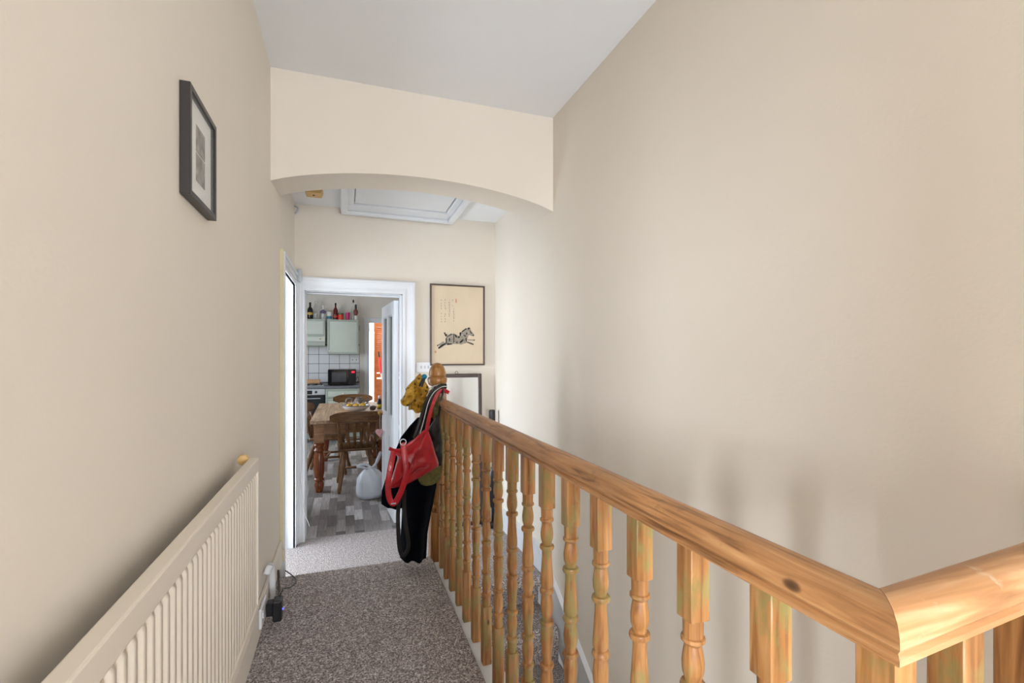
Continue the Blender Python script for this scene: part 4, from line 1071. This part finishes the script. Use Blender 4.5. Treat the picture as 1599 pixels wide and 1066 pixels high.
# table things
p = at(555, 641, Z=TZ + .02)
o = MB().box(-.21, .21, -.14, .14, 0, .014, bev=.004).build('serving_board', 'board'); o.location = (.115, 5.98, TZ + .0005); o.rotation_euler = (0, 0, R(4)); tag(o, 'flat wooden board under the fruit bowl on the table', 'board')
bw = empty('fruit_bowl', (.125, 6.02, TZ + .015)); tag(bw, 'wide white enamel bowl of fruit on the kitchen table', 'bowl')
MB().lathe([(.07, 0), (.11, .012), (.145, .04), (.158, .066), (.152, .066), (.138, .042), (.10, .018), (.02, .012)], 28).build('bowl_body', 'bowl', bw, True, 50)
pts = [(.155 * math.cos(t * math.pi / 16), .155 * math.sin(t * math.pi / 16), .066) for t in range(32)]
MB().tube(pts, .004, 6, closed=True).build('rim', 'bowl_rim', bw, True)
for k, (x, y, z, r, m, nm, lab) in enumerate([(-.075, -.03, .066, .03, 'fruit_yellow', 'lemon', 'yellow lemon at the left of the bowl'), (.0, -.05, .064, .03, 'fruit_yellow', 'lemon', 'yellow lemon at the front of the bowl'), (.078, -.025, .066, .03, 'fruit_yellow', 'lemon', 'yellow lemon at the right of the bowl'),
        (-.05, .045, .07, .026, 'garlic', 'garlic_bulb', 'pale garlic bulb at the back left of the bowl'), (.02, .04, .07, .026, 'garlic', 'garlic_bulb', 'pale garlic bulb in the middle of the bowl')]):
    e = empty(nm, (.125 + x, 6.02 + y, TZ + .015 + z)); tag(e, lab, 'lemon' if nm == 'lemon' else 'garlic')
    MB().sphere((0, 0, 0), r, 1.2 if nm == 'lemon' else 1, 1, .95).build('flesh', m, e, True)
    MB().lathe([(.009, 0), (.004, .012), (.002, .016)], 8, loc=(0, 0, r * .9)).build('stem', m, e, True)
# grey pepper mills / jars behind the bowl
p = at(549, 622, Y=6.5)
e = empty('ring_ornament', (.05, 6.42, TZ)); tag(e, 'grey ring shaped ornament standing behind the fruit bowl', 'ornament')
MB().lathe([(.03, .001), (.03, .01), (.008, .016), (.008, .06)], 12).build('stand', 'fruit_grey', e, True, 40)
MB().tube([(.036 * math.cos(t * math.pi / 8), 0, .095 + .036 * math.sin(t * math.pi / 8)) for t in range(16)], .012, 8, closed=True).build('ring', 'fruit_grey', e, True)
e = empty('glass_jug', (.17, 6.45, TZ)); tag(e, 'round grey glass jug standing behind the fruit bowl', 'jug')
MB().lathe([(.04, .001), (.06, .03), (.068, .07), (.055, .11), (.038, .125), (.042, .14), (.036, .14), (.03, .125)], 18).build('jug_body', 'fruit_grey', e, True, 50)
MB().tube(arc([(.06, 0, .1), (.10, 0, .1), (.10, 0, .06), (.065, 0, .045)]), .007, 8).build('handle', 'fruit_grey', e, True)
e = empty('avocado', (.325, 6.1, TZ + .001)); tag(e, 'dark fruit on the table right of the bowl', 'fruit')
MB().sphere((0, 0, .033), .032, 1.3, 1, 1).build('flesh', 'fruit_grey', e, True)
MB().lathe([(.006, 0), (.004, .01)], 8, loc=(.04, 0, .04)).build('stem', 'chair', e)
p = at(593.0, 638, Z=TZ)
e = empty('sauce_bottle', (p.x - .006, p.y, TZ)); tag(e, 'small black and yellow bottle with white cap at the table edge', 'bottle')
MB().lathe([(.026, .001), (.029, .006), (.029, .10), (.02, .125), (.013, .135)], 14).build('body', 'plastic_black', e, True, 40)
MB().lathe([(.0295, .012), (.0295, .06)], 14).build('label', 'yellow_label', e, True)
MB().lathe([(.015, .132), (.015, .165), (.008, .168)], 12).build('cap', 'plastic_white', e, True, 40)
# stool with newspapers
st = empty('dark_stool', (.50, 5.98, 0)); tag(st, 'dark wooden stool beside the near chair under a pile of newspapers', 'stool')
MB().box(-.17, .15, -.15, .17, .40, .43, bev=.006).build('seat', 'darkwood', st)
for sx in (-.095, .12):
    for sy in (-.12, .14): MB().box(sx - .03, sx + .03, sy - .03, sy + .03, .001, .40, bev=.003).build('leg', 'darkwood', st)
random.seed(5)
for k in range(6):
    o = MB().box(-.155, .155, -.13, .13, 0, .015, bev=.004, seg=2).build('newspaper', 'newsprint')
    o.location = (.485 + random.uniform(-.012, .012), 5.98 + random.uniform(-.01, .01), .431 + k * .0165); o.rotation_euler = (0, 0, R(random.uniform(-9, 9)))
    tag(o, ['newspaper at the bottom of the pile on the dark stool', 'second newspaper from the bottom of the stool pile', 'third newspaper from the bottom of the stool pile', 'third newspaper from the top of the stool pile', 'second newspaper from the top of the stool pile', 'newspaper on top of the pile on the dark stool'][k], 'newspaper', 'newspapers on the stool')
# carrier bag on the kitchen floor
cb = empty('carrier_bag', (.245, 5.06, .002)); tag(cb, 'full white plastic carrier bag standing on the kitchen floor by the door', 'bag')
bm = bmesh.new(); seg = 36; rings = []
for i, (rx, z) in enumerate([(.09, 0), (.125, .012), (.137, .05), (.138, .10), (.134, .15), (.125, .20), (.108, .24), (.08, .27), (.05, .29), (.03, .30)]):
    ring = []
    for k in range(seg):
        a = 2 * math.pi * k / seg
        f = 1 + .09 * noise.noise(Vector((math.cos(a) * 2.2, math.sin(a) * 2.2, z * 14))) + .035 * math.sin(a * 9 + z * 20) * min(1, z * 6) + .07 * abs(noise.noise(Vector((math.cos(a) * 4.5, math.sin(a) * 4.5, z * 26))))
        ring.append(bm.verts.new((rx * f * math.cos(a), rx * .8 * f * math.sin(a), z + .008 * noise.noise(Vector((math.cos(a) * 3, math.sin(a) * 3, 5))))))
    rings.append(ring)
for A, B in zip(rings, rings[1:]):
    for k in range(seg): bm.faces.new((A[k], A[(k + 1) % seg], B[(k + 1) % seg], B[k]))
bm.faces.new(rings[0][::-1]); bm.faces.new(rings[-1])
for v in bm.verts: v.co.z = max(0, v.co.z)
bb = MB(); bb._merge(bm); bb.build('bag_body', 'plastic_bag', cb, True, 60)
MB().tube(arc([(.02, 0, .285), (-.03, -.02, .335), (-.10, -.03, .345), (-.125, -.03, .325), (-.08, -.03, .32), (-.02, -.02, .29)]), .012, 8, flat=.4).build('handle', 'plastic_bag', cb, True)
MB().tube(arc([(.0, 0, .285), (.05, -.01, .34), (.085, 0, .42), (.10, .02, .45), (.085, .03, .38), (.03, .02, .29)]), .012, 8, flat=.4).build('handle', 'plastic_bag', cb, True)
